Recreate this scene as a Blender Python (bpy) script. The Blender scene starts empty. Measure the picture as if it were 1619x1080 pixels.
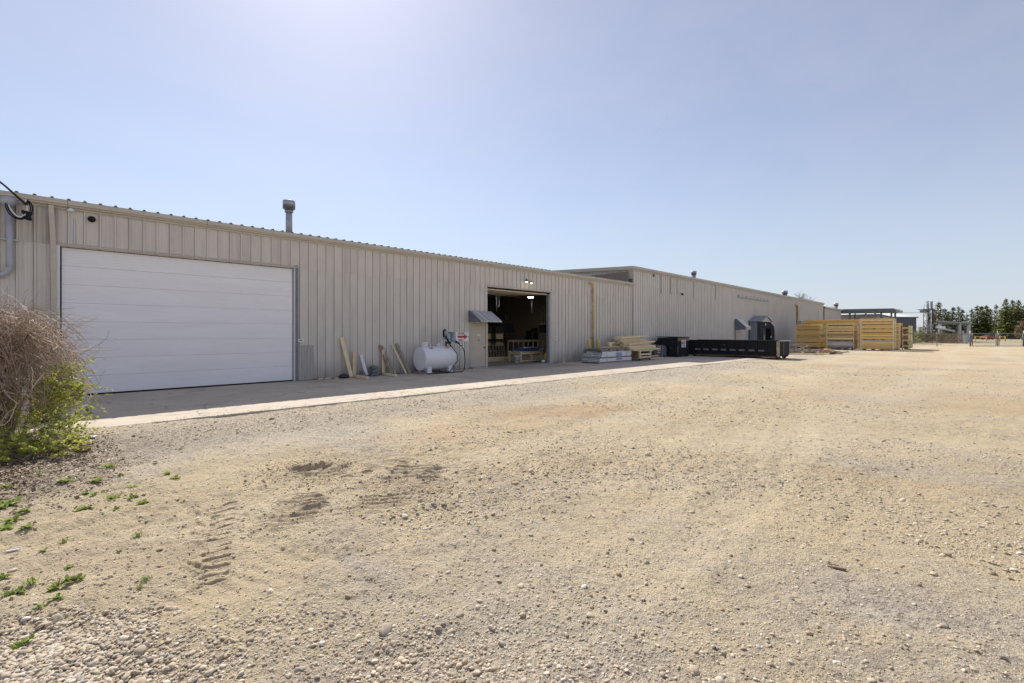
import bpy, bmesh, math, random
import numpy as np
from mathutils import Vector, Matrix, Euler
random.seed(7)
R = math.radians
S = bpy.context.scene
COL = S.collection

# ---------------------------------------------------------------- camera, sky, sun, exposure
# world axes: +X runs along the long facade (away from the camera), +Y into the building, Z up
CAMZ = 1.68
cd = bpy.data.cameras.new('camera'); cam = bpy.data.objects.new('camera', cd); COL.objects.link(cam)
cam.location = (0, 0, CAMZ); cam.rotation_euler = (R(90), 0, R(-44.30))
cd.sensor_width = 36; cd.lens = 36*720/1619; cd.shift_y = -13/1619; cd.clip_start = .05; cd.clip_end = 9000
S.camera = cam
SUN_AZ, SUN_EL = 21.3, 45.5            # azimuth from +Y towards +X
w = bpy.data.worlds.new('World'); S.world = w; w.use_nodes = True
nt = w.node_tree; nt.nodes.clear()
sky = nt.nodes.new('ShaderNodeTexSky'); sky.sky_type = 'NISHITA'; sky.sun_disc = False
sky.sun_elevation = R(SUN_EL); sky.sun_rotation = R(SUN_AZ)
sky.altitude = 300; sky.air_density = 1.0; sky.dust_density = .55; sky.ozone_density = 2.4
bg = nt.nodes.new('ShaderNodeBackground'); bg.inputs['Strength'].default_value = .094
wo = nt.nodes.new('ShaderNodeOutputWorld')
# thin high cloud veil (real part of the sky: faint mottled cirrus)
tc = nt.nodes.new('ShaderNodeTexCoord'); mp = nt.nodes.new('ShaderNodeMapping'); mp.inputs['Scale'].default_value = (2.2, 5.0, 9.0)
mp.inputs['Rotation'].default_value = (0, 0, .5)
no = nt.nodes.new('ShaderNodeTexNoise'); no.inputs['Scale'].default_value = 1.6; no.inputs['Detail'].default_value = 8; no.inputs['Roughness'].default_value = .62
cr = nt.nodes.new('ShaderNodeMapRange'); cr.inputs['From Min'].default_value = .35; cr.inputs['From Max'].default_value = .8
cr.inputs['To Min'].default_value = .20; cr.inputs['To Max'].default_value = .255
mx = nt.nodes.new('ShaderNodeMixRGB'); mx.inputs['Color2'].default_value = (8.8, 7.7, 7.6, 1)
nt.links.new(tc.outputs['Generated'], mp.inputs['Vector']); nt.links.new(mp.outputs[0], no.inputs['Vector'])
nt.links.new(no.outputs['Fac'], cr.inputs['Value']); nt.links.new(cr.outputs[0], mx.inputs['Fac'])
nt.links.new(sky.outputs[0], mx.inputs['Color1'])
sz_ = nt.nodes.new('ShaderNodeSeparateXYZ'); nt.links.new(tc.outputs['Generated'], sz_.inputs[0])
hz = nt.nodes.new('ShaderNodeMapRange'); hz.interpolation_type = 'SMOOTHSTEP'; hz.inputs['From Min'].default_value = 0; hz.inputs['From Max'].default_value = .34
hz.inputs['To Min'].default_value = .72; hz.inputs['To Max'].default_value = 0; nt.links.new(sz_.outputs['Z'], hz.inputs['Value'])
mh = nt.nodes.new('ShaderNodeMixRGB'); mh.inputs['Color2'].default_value = (4.7, 5.3, 6.2, 1)      # milky air towards the horizon, all the way round
nt.links.new(hz.outputs[0], mh.inputs['Fac']); nt.links.new(mx.outputs[0], mh.inputs['Color1']); nt.links.new(mh.outputs[0], bg.inputs['Color'])
nt.links.new(bg.outputs[0], wo.inputs[0])
sd = bpy.data.lights.new('sun', 'SUN'); sd.energy = 4.55; sd.angle = R(.53); sd.color = (1, .93, .83)
sun = bpy.data.objects.new('sun', sd); COL.objects.link(sun)
tosun = Vector((math.sin(R(SUN_AZ))*math.cos(R(SUN_EL)), math.cos(R(SUN_AZ))*math.cos(R(SUN_EL)), math.sin(R(SUN_EL))))
sun.rotation_euler = tosun.to_track_quat('Z', 'Y').to_euler()
S.view_settings.view_transform = 'Standard'; S.view_settings.look = 'None'
S.view_settings.exposure = .42; S.view_settings.gamma = 1; S.view_settings.use_curve_mapping = False
S.render.engine = 'CYCLES'
S.cycles.max_bounces = 8; S.cycles.diffuse_bounces = 4

# ---------------------------------------------------------------- materials
MATS = {}
def mat(name, col, col2=None, rough=.8, metal=0., nscale=3., detail=6, bump=0., bscale=None, stretch=(1, 1, 1),
        rnd=0., contrast=(.35, .65), extra=None, spec=.5, world=False, emit=None):
    m = bpy.data.materials.new(name); m.use_nodes = True; t = m.node_tree; N = t.nodes; L = t.links
    b = N['Principled BSDF']; b.inputs['Roughness'].default_value = rough; b.inputs['Metallic'].default_value = metal
    b.inputs['Specular IOR Level'].default_value = spec
    tcn = N.new('ShaderNodeTexCoord'); oi = N.new('ShaderNodeObjectInfo')
    src = tcn.outputs['Object']
    if world: src = N.new('ShaderNodeNewGeometry').outputs['Position']
    mpn = N.new('ShaderNodeMapping'); mpn.inputs['Scale'].default_value = stretch
    va = N.new('ShaderNodeVectorMath'); va.operation = 'ADD'
    sc = N.new('ShaderNodeVectorMath'); sc.operation = 'SCALE'; sc.inputs[0].default_value = (37, 53, 71)
    L.new(oi.outputs['Random'], sc.inputs['Scale'])
    L.new(src, va.inputs[0]); L.new(sc.outputs[0], va.inputs[1]); L.new(va.outputs[0], mpn.inputs['Vector'])
    n = N.new('ShaderNodeTexNoise'); n.inputs['Scale'].default_value = nscale; n.inputs['Detail'].default_value = detail
    n.inputs['Roughness'].default_value = .65
    L.new(mpn.outputs[0], n.inputs['Vector'])
    r = N.new('ShaderNodeMapRange'); r.inputs['From Min'].default_value = contrast[0]; r.inputs['From Max'].default_value = contrast[1]
    L.new(n.outputs['Fac'], r.inputs['Value'])
    c2 = col2 or tuple(c*.8 for c in col)
    mix = N.new('ShaderNodeMixRGB'); mix.inputs['Color1'].default_value = (*col, 1); mix.inputs['Color2'].default_value = (*c2, 1)
    L.new(r.outputs[0], mix.inputs['Fac'])
    out = mix.outputs[0]
    if rnd:
        hv = N.new('ShaderNodeHueSaturation'); mr = N.new('ShaderNodeMapRange')
        mr.inputs['To Min'].default_value = 1-rnd; mr.inputs['To Max'].default_value = 1+rnd
        L.new(oi.outputs['Random'], mr.inputs['Value']); L.new(mr.outputs[0], hv.inputs['Value']); L.new(out, hv.inputs['Color']); out = hv.outputs[0]
    if extra: out = extra(t, out, src)
    L.new(out, b.inputs['Base Color'])
    if bump:
        bn = N.new('ShaderNodeTexNoise'); bn.inputs['Scale'].default_value = bscale or nscale*4; bn.inputs['Detail'].default_value = 5
        L.new(mpn.outputs[0], bn.inputs['Vector'])
        bp = N.new('ShaderNodeBump'); bp.inputs['Strength'].default_value = 1; bp.inputs['Distance'].default_value = bump
        L.new(bn.outputs['Fac'], bp.inputs['Height']); L.new(bp.outputs[0], b.inputs['Normal'])
    if emit:
        b.inputs['Emission Color'].default_value = (*emit[0], 1); b.inputs['Emission Strength'].default_value = emit[1]
    MATS[name] = m
    return m

def nd(t, typ, **kw):
    n = t.nodes.new(typ)
    for k, v in kw.items():
        if k in n.inputs: n.inputs[k].default_value = v
        else: setattr(n, k, v)
    return n

def wall_dirt(t, out, src):
    """vertical rain streaks, scuffs near the base and mildew below the eave of the paint"""
    L = t.links; geo = nd(t, 'ShaderNodeNewGeometry')
    m1 = nd(t, 'ShaderNodeMapping'); m1.inputs['Scale'].default_value = (5, 5, .22); L.new(geo.outputs['Position'], m1.inputs['Vector'])
    n1 = nd(t, 'ShaderNodeTexNoise', Scale=1.7, Detail=6); L.new(m1.outputs[0], n1.inputs['Vector'])
    r1 = nd(t, 'ShaderNodeMapRange'); r1.inputs['From Min'].default_value = .52; r1.inputs['From Max'].default_value = .8; r1.inputs['To Max'].default_value = .30
    L.new(n1.outputs['Fac'], r1.inputs['Value'])
    mx1 = nd(t, 'ShaderNodeMixRGB', Color2=(.20, .175, .15, 1)); L.new(r1.outputs[0], mx1.inputs['Fac']); L.new(out, mx1.inputs['Color1'])
    sp = nd(t, 'ShaderNodeSeparateXYZ'); L.new(geo.outputs['Position'], sp.inputs[0])
    n2 = nd(t, 'ShaderNodeTexNoise', Scale=2.4, Detail=7); L.new(geo.outputs['Position'], n2.inputs['Vector'])
    zr = nd(t, 'ShaderNodeMapRange'); zr.inputs['From Min'].default_value = .75; zr.inputs['From Max'].default_value = 0; L.new(sp.outputs['Z'], zr.inputs['Value'])
    mu = nd(t, 'ShaderNodeMath', operation='MULTIPLY'); L.new(zr.outputs[0], mu.inputs[0]); L.new(n2.outputs['Fac'], mu.inputs[1])
    mx2 = nd(t, 'ShaderNodeMixRGB', Color2=(.13, .115, .10, 1)); L.new(mu.outputs[0], mx2.inputs['Fac']); L.new(mx1.outputs[0], mx2.inputs['Color1'])
    # mildewed upper course at the near end of the building (x < -0.2, z > 3.97)
    xr = nd(t, 'ShaderNodeMapRange'); xr.inputs['From Min'].default_value = -.14; xr.inputs['From Max'].default_value = -.24; L.new(sp.outputs['X'], xr.inputs['Value'])
    zz = nd(t, 'ShaderNodeMapRange'); zz.inputs['From Min'].default_value = 3.94; zz.inputs['From Max'].default_value = 3.96; L.new(sp.outputs['Z'], zz.inputs['Value'])
    a = nd(t, 'ShaderNodeMath', operation='MULTIPLY'); L.new(xr.outputs[0], a.inputs[0]); L.new(zz.outputs[0], a.inputs[1])
    n3 = nd(t, 'ShaderNodeTexNoise', Scale=3.2, Detail=9); L.new(m1.outputs[0], n3.inputs['Vector'])
    r3 = nd(t, 'ShaderNodeMapRange'); r3.inputs['From Min'].default_value = .3; r3.inputs['From Max'].default_value = .75; r3.inputs['To Max'].default_value = .75
    L.new(n3.outputs['Fac'], r3.inputs['Value'])
    a2 = nd(t, 'ShaderNodeMath', operation='MULTIPLY'); L.new(a.outputs[0], a2.inputs[0]); L.new(r3.outputs[0], a2.inputs[1])
    mx3 = nd(t, 'ShaderNodeMixRGB', Color2=(.15, .125, .09, 1)); L.new(a2.outputs[0], mx3.inputs['Fac']); L.new(mx2.outputs[0], mx3.inputs['Color1'])
    return mx3.outputs[0]

SID = mat('painted_siding', (.635, .595, .55), (.58, .54, .495), rough=.48, nscale=.9, rnd=.035, extra=wall_dirt, bump=.012, bscale=1.3, world=True)
SID2 = mat('painted_siding_far', (.655, .62, .58), (.605, .57, .53), rough=.48, nscale=.6, extra=wall_dirt, bump=.012, bscale=1.0, world=True)
TRIM = mat('tan_trim', (.54, .49, .415), (.46, .42, .35), rough=.5, nscale=2, stretch=(.3, 1, 4), world=True)
TRIMD = mat('weathered_grey_trim', (.20, .21, .23), (.14, .15, .17), rough=.5, nscale=3)
ROOF = mat('roof_metal', (.16, .14, .12), (.10, .09, .08), rough=.55, nscale=2, metal=.2)
CORE = mat('dark_core', (.10, .09, .08), rough=.9)
DOORW = mat('white_door', (.88, .87, .90), (.83, .815, .84), rough=.42, nscale=1.2, stretch=(.6, 1, 3), bump=.004, bscale=2, world=True)
PDOOR = mat('beige_door', (.56, .49, .40), (.50, .43, .35), rough=.5, nscale=2, rnd=.05)
def rust_streak(t, out, src):
    L = t.links; geo = nd(t, 'ShaderNodeNewGeometry'); m1 = nd(t, 'ShaderNodeMapping'); m1.inputs['Scale'].default_value = (7, .4, .5)
    L.new(geo.outputs['Position'], m1.inputs['Vector'])
    n1 = nd(t, 'ShaderNodeTexNoise', Scale=1.3, Detail=8); L.new(m1.outputs[0], n1.inputs['Vector'])
    r1 = nd(t, 'ShaderNodeMapRange'); r1.inputs['From Min'].default_value = .5; r1.inputs['From Max'].default_value = .68; L.new(n1.outputs['Fac'], r1.inputs['Value'])
    mx1 = nd(t, 'ShaderNodeMixRGB', Color2=(.28, .19, .10, 1)); L.new(r1.outputs[0], mx1.inputs['Fac']); L.new(out, mx1.inputs['Color1'])
    return mx1.outputs[0]
GALVR = mat('rusty_galvanised', (.52, .55, .58), (.44, .47, .50), rough=.5, metal=.2, nscale=4, extra=rust_streak)
GALV = mat('galvanised', (.42, .44, .48), (.32, .34, .38), rough=.42, metal=.5, nscale=5)
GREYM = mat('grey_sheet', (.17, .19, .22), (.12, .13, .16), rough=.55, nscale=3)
BLACK = mat('black_paint', (.012, .013, .016), (.022, .023, .027), rough=.75, spec=.25, nscale=5)
DARK = mat('dark_plastic', (.02, .022, .026), (.03, .032, .036), rough=.5)
RUST = mat('rusty_steel', (.17, .085, .045), (.05, .035, .03), rough=.8, nscale=9, contrast=(.4, .6))
LITP = mat('sunlit_post_chipped_paint', (.42, .36, .26), (.12, .08, .05), rough=.7, nscale=6, contrast=(.5, .62))  # paint chips, and the sunlit look of the container posts
def wood_grain(t, out, src):
    L = t.links; m1 = nd(t, 'ShaderNodeMapping'); m1.inputs['Scale'].default_value = (1, 1, 1); L.new(src, m1.inputs['Vector'])
    n1 = nd(t, 'ShaderNodeTexNoise', Scale=55, Detail=3); L.new(m1.outputs[0], n1.inputs['Vector'])
    r1 = nd(t, 'ShaderNodeMapRange'); r1.inputs['To Min'].default_value = .82; r1.inputs['To Max'].default_value = 1.12; L.new(n1.outputs['Fac'], r1.inputs['Value'])
    hv = nd(t, 'ShaderNodeHueSaturation'); L.new(r1.outputs[0], hv.inputs['Value']); L.new(out, hv.inputs['Color'])
    return hv.outputs[0]
WOOD = mat('fresh_pine', (.84, .62, .30), (.74, .52, .23), rough=.7, nscale=5, rnd=.14, extra=wood_grain)
WOODP = mat('pale_pine', (.78, .66, .44), (.68, .54, .34), rough=.7, nscale=5, rnd=.1, extra=wood_grain)
WOODY = mat('yellow_pine', (.90, .62, .20), (.80, .52, .15), rough=.7, nscale=4, rnd=.12, extra=wood_grain)
WOODE = mat('end_grain', (.34, .24, .14), (.22, .15, .09), rough=.85, nscale=9, rnd=.2)
WOODG = mat('weathered_wood', (.40, .34, .28), (.27, .23, .19), rough=.85, nscale=7, rnd=.15, extra=wood_grain)
WOODB = mat('brown_scrap_wood', (.33, .22, .14), (.17, .10, .06), rough=.85, nscale=6, rnd=.35, extra=wood_grain)
GREEN = mat('green_end_paint', (.30, .52, .14), (.36, .48, .20), rough=.6, nscale=7, rnd=.1)
LILAC = mat('primed_board', (.50, .50, .58), (.44, .43, .48), rough=.6, nscale=3)
WHITE = mat('white_paint', (.78, .79, .82), (.72, .73, .77), rough=.35, nscale=2)
PVC = mat('white_pvc', (.72, .73, .77), (.66, .67, .72), rough=.4, nscale=3)
PVCI = mat('pipe_bore', (.16, .17, .20), rough=.8)
PLUM = mat('grey_conduit', (.42, .43, .48), (.36, .37, .42), rough=.5)
YEL = mat('yellow_paint', (.72, .52, .08), (.60, .43, .09), rough=.5, nscale=4)
YELO = mat('old_ochre_pipe_paint', (.70, .52, .19), (.38, .29, .14), rough=.6, nscale=4)
RED = mat('red_print', (.42, .03, .03), (.36, .03, .03), rough=.5)
INK = mat('black_print', (.03, .03, .035), rough=.5)
BLUE = mat('blue_tarp', (.02, .07, .26), (.02, .045, .17), rough=.4, nscale=6, bump=.02)
BLUEP = mat('pump_blue', (.20, .30, .42), (.26, .34, .44), rough=.35)
CONCB = mat('grey_block', (.20, .22, .25), (.14, .15, .17), rough=.9, nscale=9)
CARD = mat('cardboard_boxes', (.60, .50, .36), (.52, .42, .30), rough=.8)
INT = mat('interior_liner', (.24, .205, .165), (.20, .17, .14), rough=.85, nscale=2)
CHROME = mat('steel_rod', (.6, .6, .62), rough=.3, metal=.9)
LAMPW = mat('lit_warm_lamp', (1, .9, .7), emit=((1, .82, .55), 5))
LAMPI = mat('lit_highbay', (1, .95, .85), emit=((1, .93, .80), 55))
SHED = mat('slate_siding', (.115, .125, .15), (.10, .11, .13), rough=.6, nscale=2)
SHEDR = mat('white_roof', (.80, .81, .83), (.74, .75, .77), rough=.4, nscale=1)
LIGHTW = mat('pale_grey_siding', (.34, .34, .33), (.29, .29, .28), rough=.6)
STEEL = mat('grey_steel', (.17, .18, .19), (.12, .125, .13), rough=.55)
FENCE = mat('fence_galv', (.22, .22, .22), (.16, .16, .16), rough=.5, metal=.4)
BARK = mat('spruce_bark', (.07, .055, .045), (.10, .08, .065), rough=.95, nscale=8)
BARK2 = mat('grey_bark', (.22, .18, .15), (.15, .12, .10), rough=.95, nscale=8)
BROWNF = mat('brown_boards', (.19, .11, .06), (.13, .075, .045), rough=.9)
REDV = mat('red_car_paint', (.36, .05, .03), (.30, .05, .03), rough=.35)
GLASS = mat('dark_glass', (.03, .04, .05), rough=.12)
TYRE = mat('tyre', (.02, .02, .02), rough=.9)

def leafmat(name, c1, c2, c3, tr=.35):
    m = bpy.data.materials.new(name); m.use_nodes = True; t = m.node_tree; L = t.links; b = t.nodes['Principled BSDF']; b.inputs['Roughness'].default_value = .55
    b.inputs['Specular IOR Level'].default_value = .25
    geo = nd(t, 'ShaderNodeNewGeometry'); n = nd(t, 'ShaderNodeTexNoise', Scale=2.2, Detail=4); L.new(geo.outputs['Position'], n.inputs['Vector'])
    mixa = nd(t, 'ShaderNodeMixRGB', Color1=(*c1, 1), Color2=(*c2, 1)); L.new(geo.outputs['Random Per Island'], mixa.inputs['Fac'])
    r = nd(t, 'ShaderNodeMapRange'); r.inputs['From Min'].default_value = .4; r.inputs['From Max'].default_value = .7; L.new(n.outputs['Fac'], r.inputs['Value'])
    mixb = nd(t, 'ShaderNodeMixRGB', Color2=(*c3, 1)); L.new(r.outputs[0], mixb.inputs['Fac']); L.new(mixa.outputs[0], mixb.inputs['Color1'])
    L.new(mixb.outputs[0], b.inputs['Base Color'])
    if tr:
        tl = nd(t, 'ShaderNodeBsdfTranslucent'); L.new(mixb.outputs[0], tl.inputs['Color'])
        ms = nd(t, 'ShaderNodeMixShader'); ms.inputs['Fac'].default_value = tr
        out = t.nodes['Material Output']; L.new(b.outputs[0], ms.inputs[1]); L.new(tl.outputs[0], ms.inputs[2]); L.new(ms.outputs[0], out.inputs[0])
    return m
LEAF = leafmat('spring_leaf', (.36, .44, .06), (.62, .62, .14), (.42, .48, .09), .45)
CANE = leafmat('dry_cane', (.30, .205, .145), (.56, .45, .36), (.40, .29, .21), 0)
CANEP = leafmat('pale_cane', (.66, .57, .47), (.52, .42, .33), (.60, .50, .40), 0)
LITTER = leafmat('leaf_litter', (.20, .14, .09), (.38, .30, .21), (.13, .09, .06), 0)
SPRUCE = leafmat('spruce_needles', (.10, .12, .04), (.28, .29, .08), (.17, .19, .06), .4)
SPRUCED = leafmat('spruce_needles_dark', (.08, .10, .04), (.20, .22, .07), (.13, .15, .05), .35)
HEDGE = leafmat('brown_twigs', (.17, .12, .085), (.24, .18, .13), (.20, .17, .10), .1)
YLEAF = leafmat('yellow_green_leaf', (.34, .36, .07), (.28, .34, .06), (.30, .30, .08), .4)
BROWNL = leafmat('brown_foliage', (.16, .10, .05), (.22, .15, .08), (.13, .09, .05), .2)

# ---------------------------------------------------------------- object helpers
ORG = {}
def tag(o, label=None, cat=None, group=None, kind=None):
    if label: o['label'] = label
    if cat: o['category'] = cat
    if group: o['group'] = group
    if kind: o['kind'] = kind
    return o
def thing(name, label, cat, loc=(0, 0, 0), group=None):
    o = bpy.data.objects.new(name, None); COL.objects.link(o); o.location = loc; o.empty_display_size = .2
    ORG[o] = Vector(loc)
    return tag(o, label, cat, group)

class MB:
    def __init__(s): s.v = []; s.f = []; s.mi = []; s.sm = []
    def add(s, vs, fs, m=0, smooth=False):
        b = len(s.v); s.v += [tuple(v) for v in vs]
        for f in fs: s.f.append(tuple(b+i for i in f)); s.mi.append(m); s.sm.append(smooth)
        return s
    def box(s, x0, x1, y0, y1, z0, z1, m=0):
        if x0 > x1: x0, x1 = x1, x0
        if y0 > y1: y0, y1 = y1, y0
        if z0 > z1: z0, z1 = z1, z0
        vs = [(x, y, z) for z in (z0, z1) for y in (y0, y1) for x in (x0, x1)]
        return s.add(vs, [(0, 2, 3, 1), (4, 5, 7, 6), (0, 1, 5, 4), (2, 6, 7, 3), (0, 4, 6, 2), (1, 3, 7, 5)], m)
    def obox(s, p, q, wdt, hgt, up=(0, 0, 1), m=0):
        """beam from p to q: width wdt sideways, height hgt along up"""
        p = Vector(p); q = Vector(q); d = (q-p).normalized(); u = Vector(up)
        if abs(d.dot(u)) > .98: u = Vector((0, 1, 0))
        r = d.cross(u).normalized(); u = r.cross(d).normalized()
        vs = [e + r*a*wdt/2 + u*b*hgt/2 for e in (p, q) for b in (-1, 1) for a in (-1, 1)]
        return s.add(vs, [(0, 2, 3, 1), (4, 5, 7, 6), (0, 1, 5, 4), (2, 6, 7, 3), (0, 4, 6, 2), (1, 3, 7, 5)], m)
    def tube(s, pts, r, n=8, m=0, cap=True, smooth=True, r2=None):
        pts = [Vector(p) for p in pts]; k = len(pts); ring = []
        b = len(s.v); prev = None
        for i, p in enumerate(pts):
            d = (pts[min(i+1, k-1)]-pts[max(i-1, 0)]).normalized()
            if prev is None:
                u = d.orthogonal().normalized()
            else:
                u = (prev - d*prev.dot(d)).normalized()
            prev = u; v = d.cross(u)
            rr = r if r2 is None else r + (r2-r)*i/max(1, k-1)
            for j in range(n):
                a = 2*math.pi*j/n; s.v.append(tuple(p + u*rr*math.cos(a) + v*rr*math.sin(a)))
        for i in range(k-1):
            for j in range(n):
                a = b+i*n+j; c = b+i*n+(j+1) % n
                s.f.append((a, c, c+n, a+n)); s.mi.append(m); s.sm.append(smooth)
        if cap:
            s.f.append(tuple(b+j for j in reversed(range(n)))); s.mi.append(m); s.sm.append(False)
            s.f.append(tuple(b+(k-1)*n+j for j in range(n))); s.mi.append(m); s.sm.append(False)
        return s
    def lathe(s, prof, c, axis='z', n=20, m=0, smooth=True):
        """prof: (radius, height) pairs"""
        b = len(s.v); k = len(prof); c = Vector(c)
        for (r, h) in prof:
            for j in range(n):
                a = 2*math.pi*j/n; x, y = r*math.cos(a), r*math.sin(a)
                p = {'z': (x, y, h), 'x': (h, x, y), 'y': (y, h, x)}[axis]
                s.v.append(tuple(c+Vector(p)))
        for i in range(k-1):
            for j in range(n):
                a = b+i*n+j; d = b+i*n+(j+1) % n
                s.f.append((a, d, d+n, a+n)); s.mi.append(m); s.sm.append(smooth)
        s.f.append(tuple(b+j for j in reversed(range(n)))); s.mi.append(m); s.sm.append(False)
        s.f.append(tuple(b+(k-1)*n+j for j in range(n))); s.mi.append(m); s.sm.append(False)
        return s
    def prism(s, poly, axis, a, b_, m=0):
        """poly 2-D outline extruded along axis from a to b_"""
        n = len(poly); vs = []
        for t in (a, b_):
            for (p, q) in poly:
                vs.append({'x': (t, p, q), 'y': (p, t, q), 'z': (p, q, t)}[axis])
        fs = [tuple(reversed(range(n))), tuple(range(n, 2*n))] + [(i, (i+1) % n, n+(i+1) % n, n+i) for i in range(n)]
        return s.add(vs, fs, m)
    def build(s, name, mats, parent=None, bevel=0, link=True, origin=None):
        me = bpy.data.meshes.new(name); org = Vector((0, 0, 0))
        if parent is not None: org = ORG[parent]
        if origin is not None: org = Vector(origin)
        me.from_pydata([(v[0]-org.x, v[1]-org.y, v[2]-org.z) for v in s.v], [], s.f)
        if not isinstance(mats, (list, tuple)): mats = [mats]
        for m in mats: me.materials.append(m)
        me.polygons.foreach_set('material_index', s.mi); me.polygons.foreach_set('use_smooth', s.sm)
        bm = bmesh.new(); bm.from_mesh(me); bmesh.ops.recalc_face_normals(bm, faces=bm.faces)
        if bevel: bmesh.ops.bevel(bm, geom=bm.edges[:], offset=bevel, segments=1, affect='EDGES', clamp_overlap=True)
        bm.to_mesh(me); bm.free()
        if not link: return me
        o = bpy.data.objects.new(name, me); COL.objects.link(o); ORG[o] = org
        if parent is not None: o.parent = parent
        elif origin is not None: o.location = origin
        return o
def piece(name, me, parent, loc=(0, 0, 0), rot=(0, 0, 0)):
    """shared-mesh part; loc in world metres"""
    o = bpy.data.objects.new(name, me); COL.objects.link(o)
    o.location = Vector(loc)-ORG[parent]; o.rotation_euler = rot; o.parent = parent; ORG[o] = Vector(loc)
    return o
def copy_tree(root, loc, label=None, rotz=None, group=None):
    c = root.copy(); COL.objects.link(c); c.location = loc
    if rotz is not None: c.rotation_euler = (0, 0, rotz)
    if label: c['label'] = label
    if group: c['group'] = group
    for ch in root.children:
        d = ch.copy(); COL.objects.link(d); d.parent = c
        for g in ch.children:
            e = g.copy(); COL.objects.link(e); e.parent = d
    return c
def text_mesh(txt, size, depth=.002):
    cu = bpy.data.curves.new('txt', 'FONT'); cu.body = txt; cu.size = size; cu.extrude = depth; cu.offset = size*.035; cu.align_x = 'CENTER'; cu.align_y = 'CENTER'
    o = bpy.data.objects.new('txt', cu); COL.objects.link(o)
    me = bpy.data.meshes.new_from_object(o.evaluated_get(bpy.context.evaluated_depsgraph_get()))
    bpy.data.objects.remove(o); return me

WALL = 16.56           # outer face of the long facade
P = .3048              # rib pitch

# ---------------------------------------------------------------- ground
def vnoise(x, y, seed=0):
    xi = np.floor(x).astype(np.int64); yi = np.floor(y).astype(np.int64); xf = x-xi; yf = y-yi
    def h(a, b):
        n = (a*374761393 + b*668265263 + seed*974711) & 0xffffffff
        n = ((n ^ (n >> 13))*1274126177) & 0xffffffff
        return ((n ^ (n >> 16)) & 0xffff)/65535.
    u = xf*xf*(3-2*xf); v = yf*yf*(3-2*yf)
    return (h(xi, yi)*(1-u)+h(xi+1, yi)*u)*(1-v)+(h(xi, yi+1)*(1-u)+h(xi+1, yi+1)*u)*v
def fbm(x, y, o=4, seed=0):
    s = 0; a = 1; t = 0
    for i in range(o):
        s = s+a*vnoise(x*2**i+i*17.3, y*2**i-i*9.1, seed+i); t += a; a *= .5
    return s/t
def sstep(a, b, x): t = np.clip((x-a)/(b-a), 0, 1); return t*t*(3-2*t)
def pix_ground(px, py):
    Z = CAMZ*720/(py-527); X = (px-809.5)/720*Z
    return (X*.7158+Z*.6984, -X*.6984+Z*.7158)
def seg_dist(x, y, a, b):
    ax, ay = a; bx, by = b; dx, dy = bx-ax, by-ay; L2 = dx*dx+dy*dy
    t = np.clip(((x-ax)*dx+(y-ay)*dy)/L2, 0, 1)
    return np.hypot(x-ax-t*dx, y-ay-t*dy)
LUGS = []
for k in range(13):            # tyre lug prints left of centre
    py = 798+k*9.2+k*k*.06; px0 = 356-k*1.3
    LUGS.append((pix_ground(px0-16-k*.8, py+5), pix_ground(px0+17, py-4)))
for k in range(6):
    py = 812+k*17; px0 = 316-k*1.0
    LUGS.append((pix_ground(px0-12, py-4), pix_ground(px0+10, py+3)))
HOLE = pix_ground(487, 746)
def height(x, y):
    r = np.hypot(x, y)
    fade = 1/(1+(r/14)**2)
    h = (fbm(x*.35, y*.35, 3, 1)-.5)*.10*np.clip(r/6, .3, 1)*(1/(1+(r/40)**2))
    h = h + (fbm(x*1.7, y*1.7, 3, 5)-.5)*.045*fade
    rough = sstep(.42, .66, fbm(x*.6+3, y*.6, 3, 9))
    h = h + (fbm(x*6, y*6, 4, 11)-.5)*(.016+.055*rough)*fade + .012*np.maximum(0, fbm(x*12, y*12, 2, 71)-.62)*4*rough*fade
    # ripples from spinning wheels (centre patch), ridges run roughly away from the camera
    for (cx, cy), (sa, sb), amp in ((pix_ground(625, 745), (.95, .55), .028), (pix_ground(480, 800), (.30, .60), .024), (pix_ground(600, 790), (.6, .35), .020)):
        u = (x-cx)*.7158-(y-cy)*.6984; v = (x-cx)*.6984+(y-cy)*.7158
        m = np.exp(-((u/sa)**2+(v/sb)**2)**2)
        wv = np.sin((v*1.0-u*.22)*58+13*fbm(x*2.6, y*2.6, 3, 21))
        h = h+amp*m*(wv*.5)*sstep(.35, .6, fbm(x*4, y*4, 2, 23))*1.5
    # long wheel tracks sweeping to the right
    for off, sd in ((0, 31), (1.7, 33), (-1.6, 35), (3.1, 37)):
        d = (y-(3.3+off)) - .02*(x-4)**2 + .25*(fbm(x*.3, y*0, 2, sd)-.5)
        m = np.exp(-(d/.22)**2)
        h = h - (.018+.007*np.sin(x*46+d*18)*sstep(.45, .6, fbm(x*.5, y*.5, 2, sd+9)))*m*(1/(1+(r/20)**2)) + .012*np.exp(-((np.abs(d)-.36)/.1)**2)*fade
    for a, b in LUGS:
        d = seg_dist(x, y, a, b); h = h-(.020*np.exp(-(d/.011)**2)-.007*np.exp(-((d-.03)/.016)**2))*sstep(.18, .45, fbm(x*5, y*5, 2, 91))*1.15
    u = (x-HOLE[0])*.7158-(y-HOLE[1])*.6984; v = (x-HOLE[0])*.6984+(y-HOLE[1])*.7158
    e = np.sqrt((u/.27)**2+((v-.15*u)/.20)**2)+.5*(fbm(x*9, y*9, 3, 41)-.5)
    h = h-.07*(1-sstep(.55, 1.05, e))+.02*np.exp(-((e-1.12)/.16)**2) + -.05*(fbm(x*8, y*8, 2, 43)-.5)*(1-sstep(.8, 1.1, e))
    h = h+.014*np.exp(-((y-apron_edge(x)+.15)/.4)**2)
    # bank of soil below the brambles
    h = h+.16*np.exp(-(((x+1.3)/1.3)**2+((y-9.9)/1.8)**2))
    return h
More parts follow.
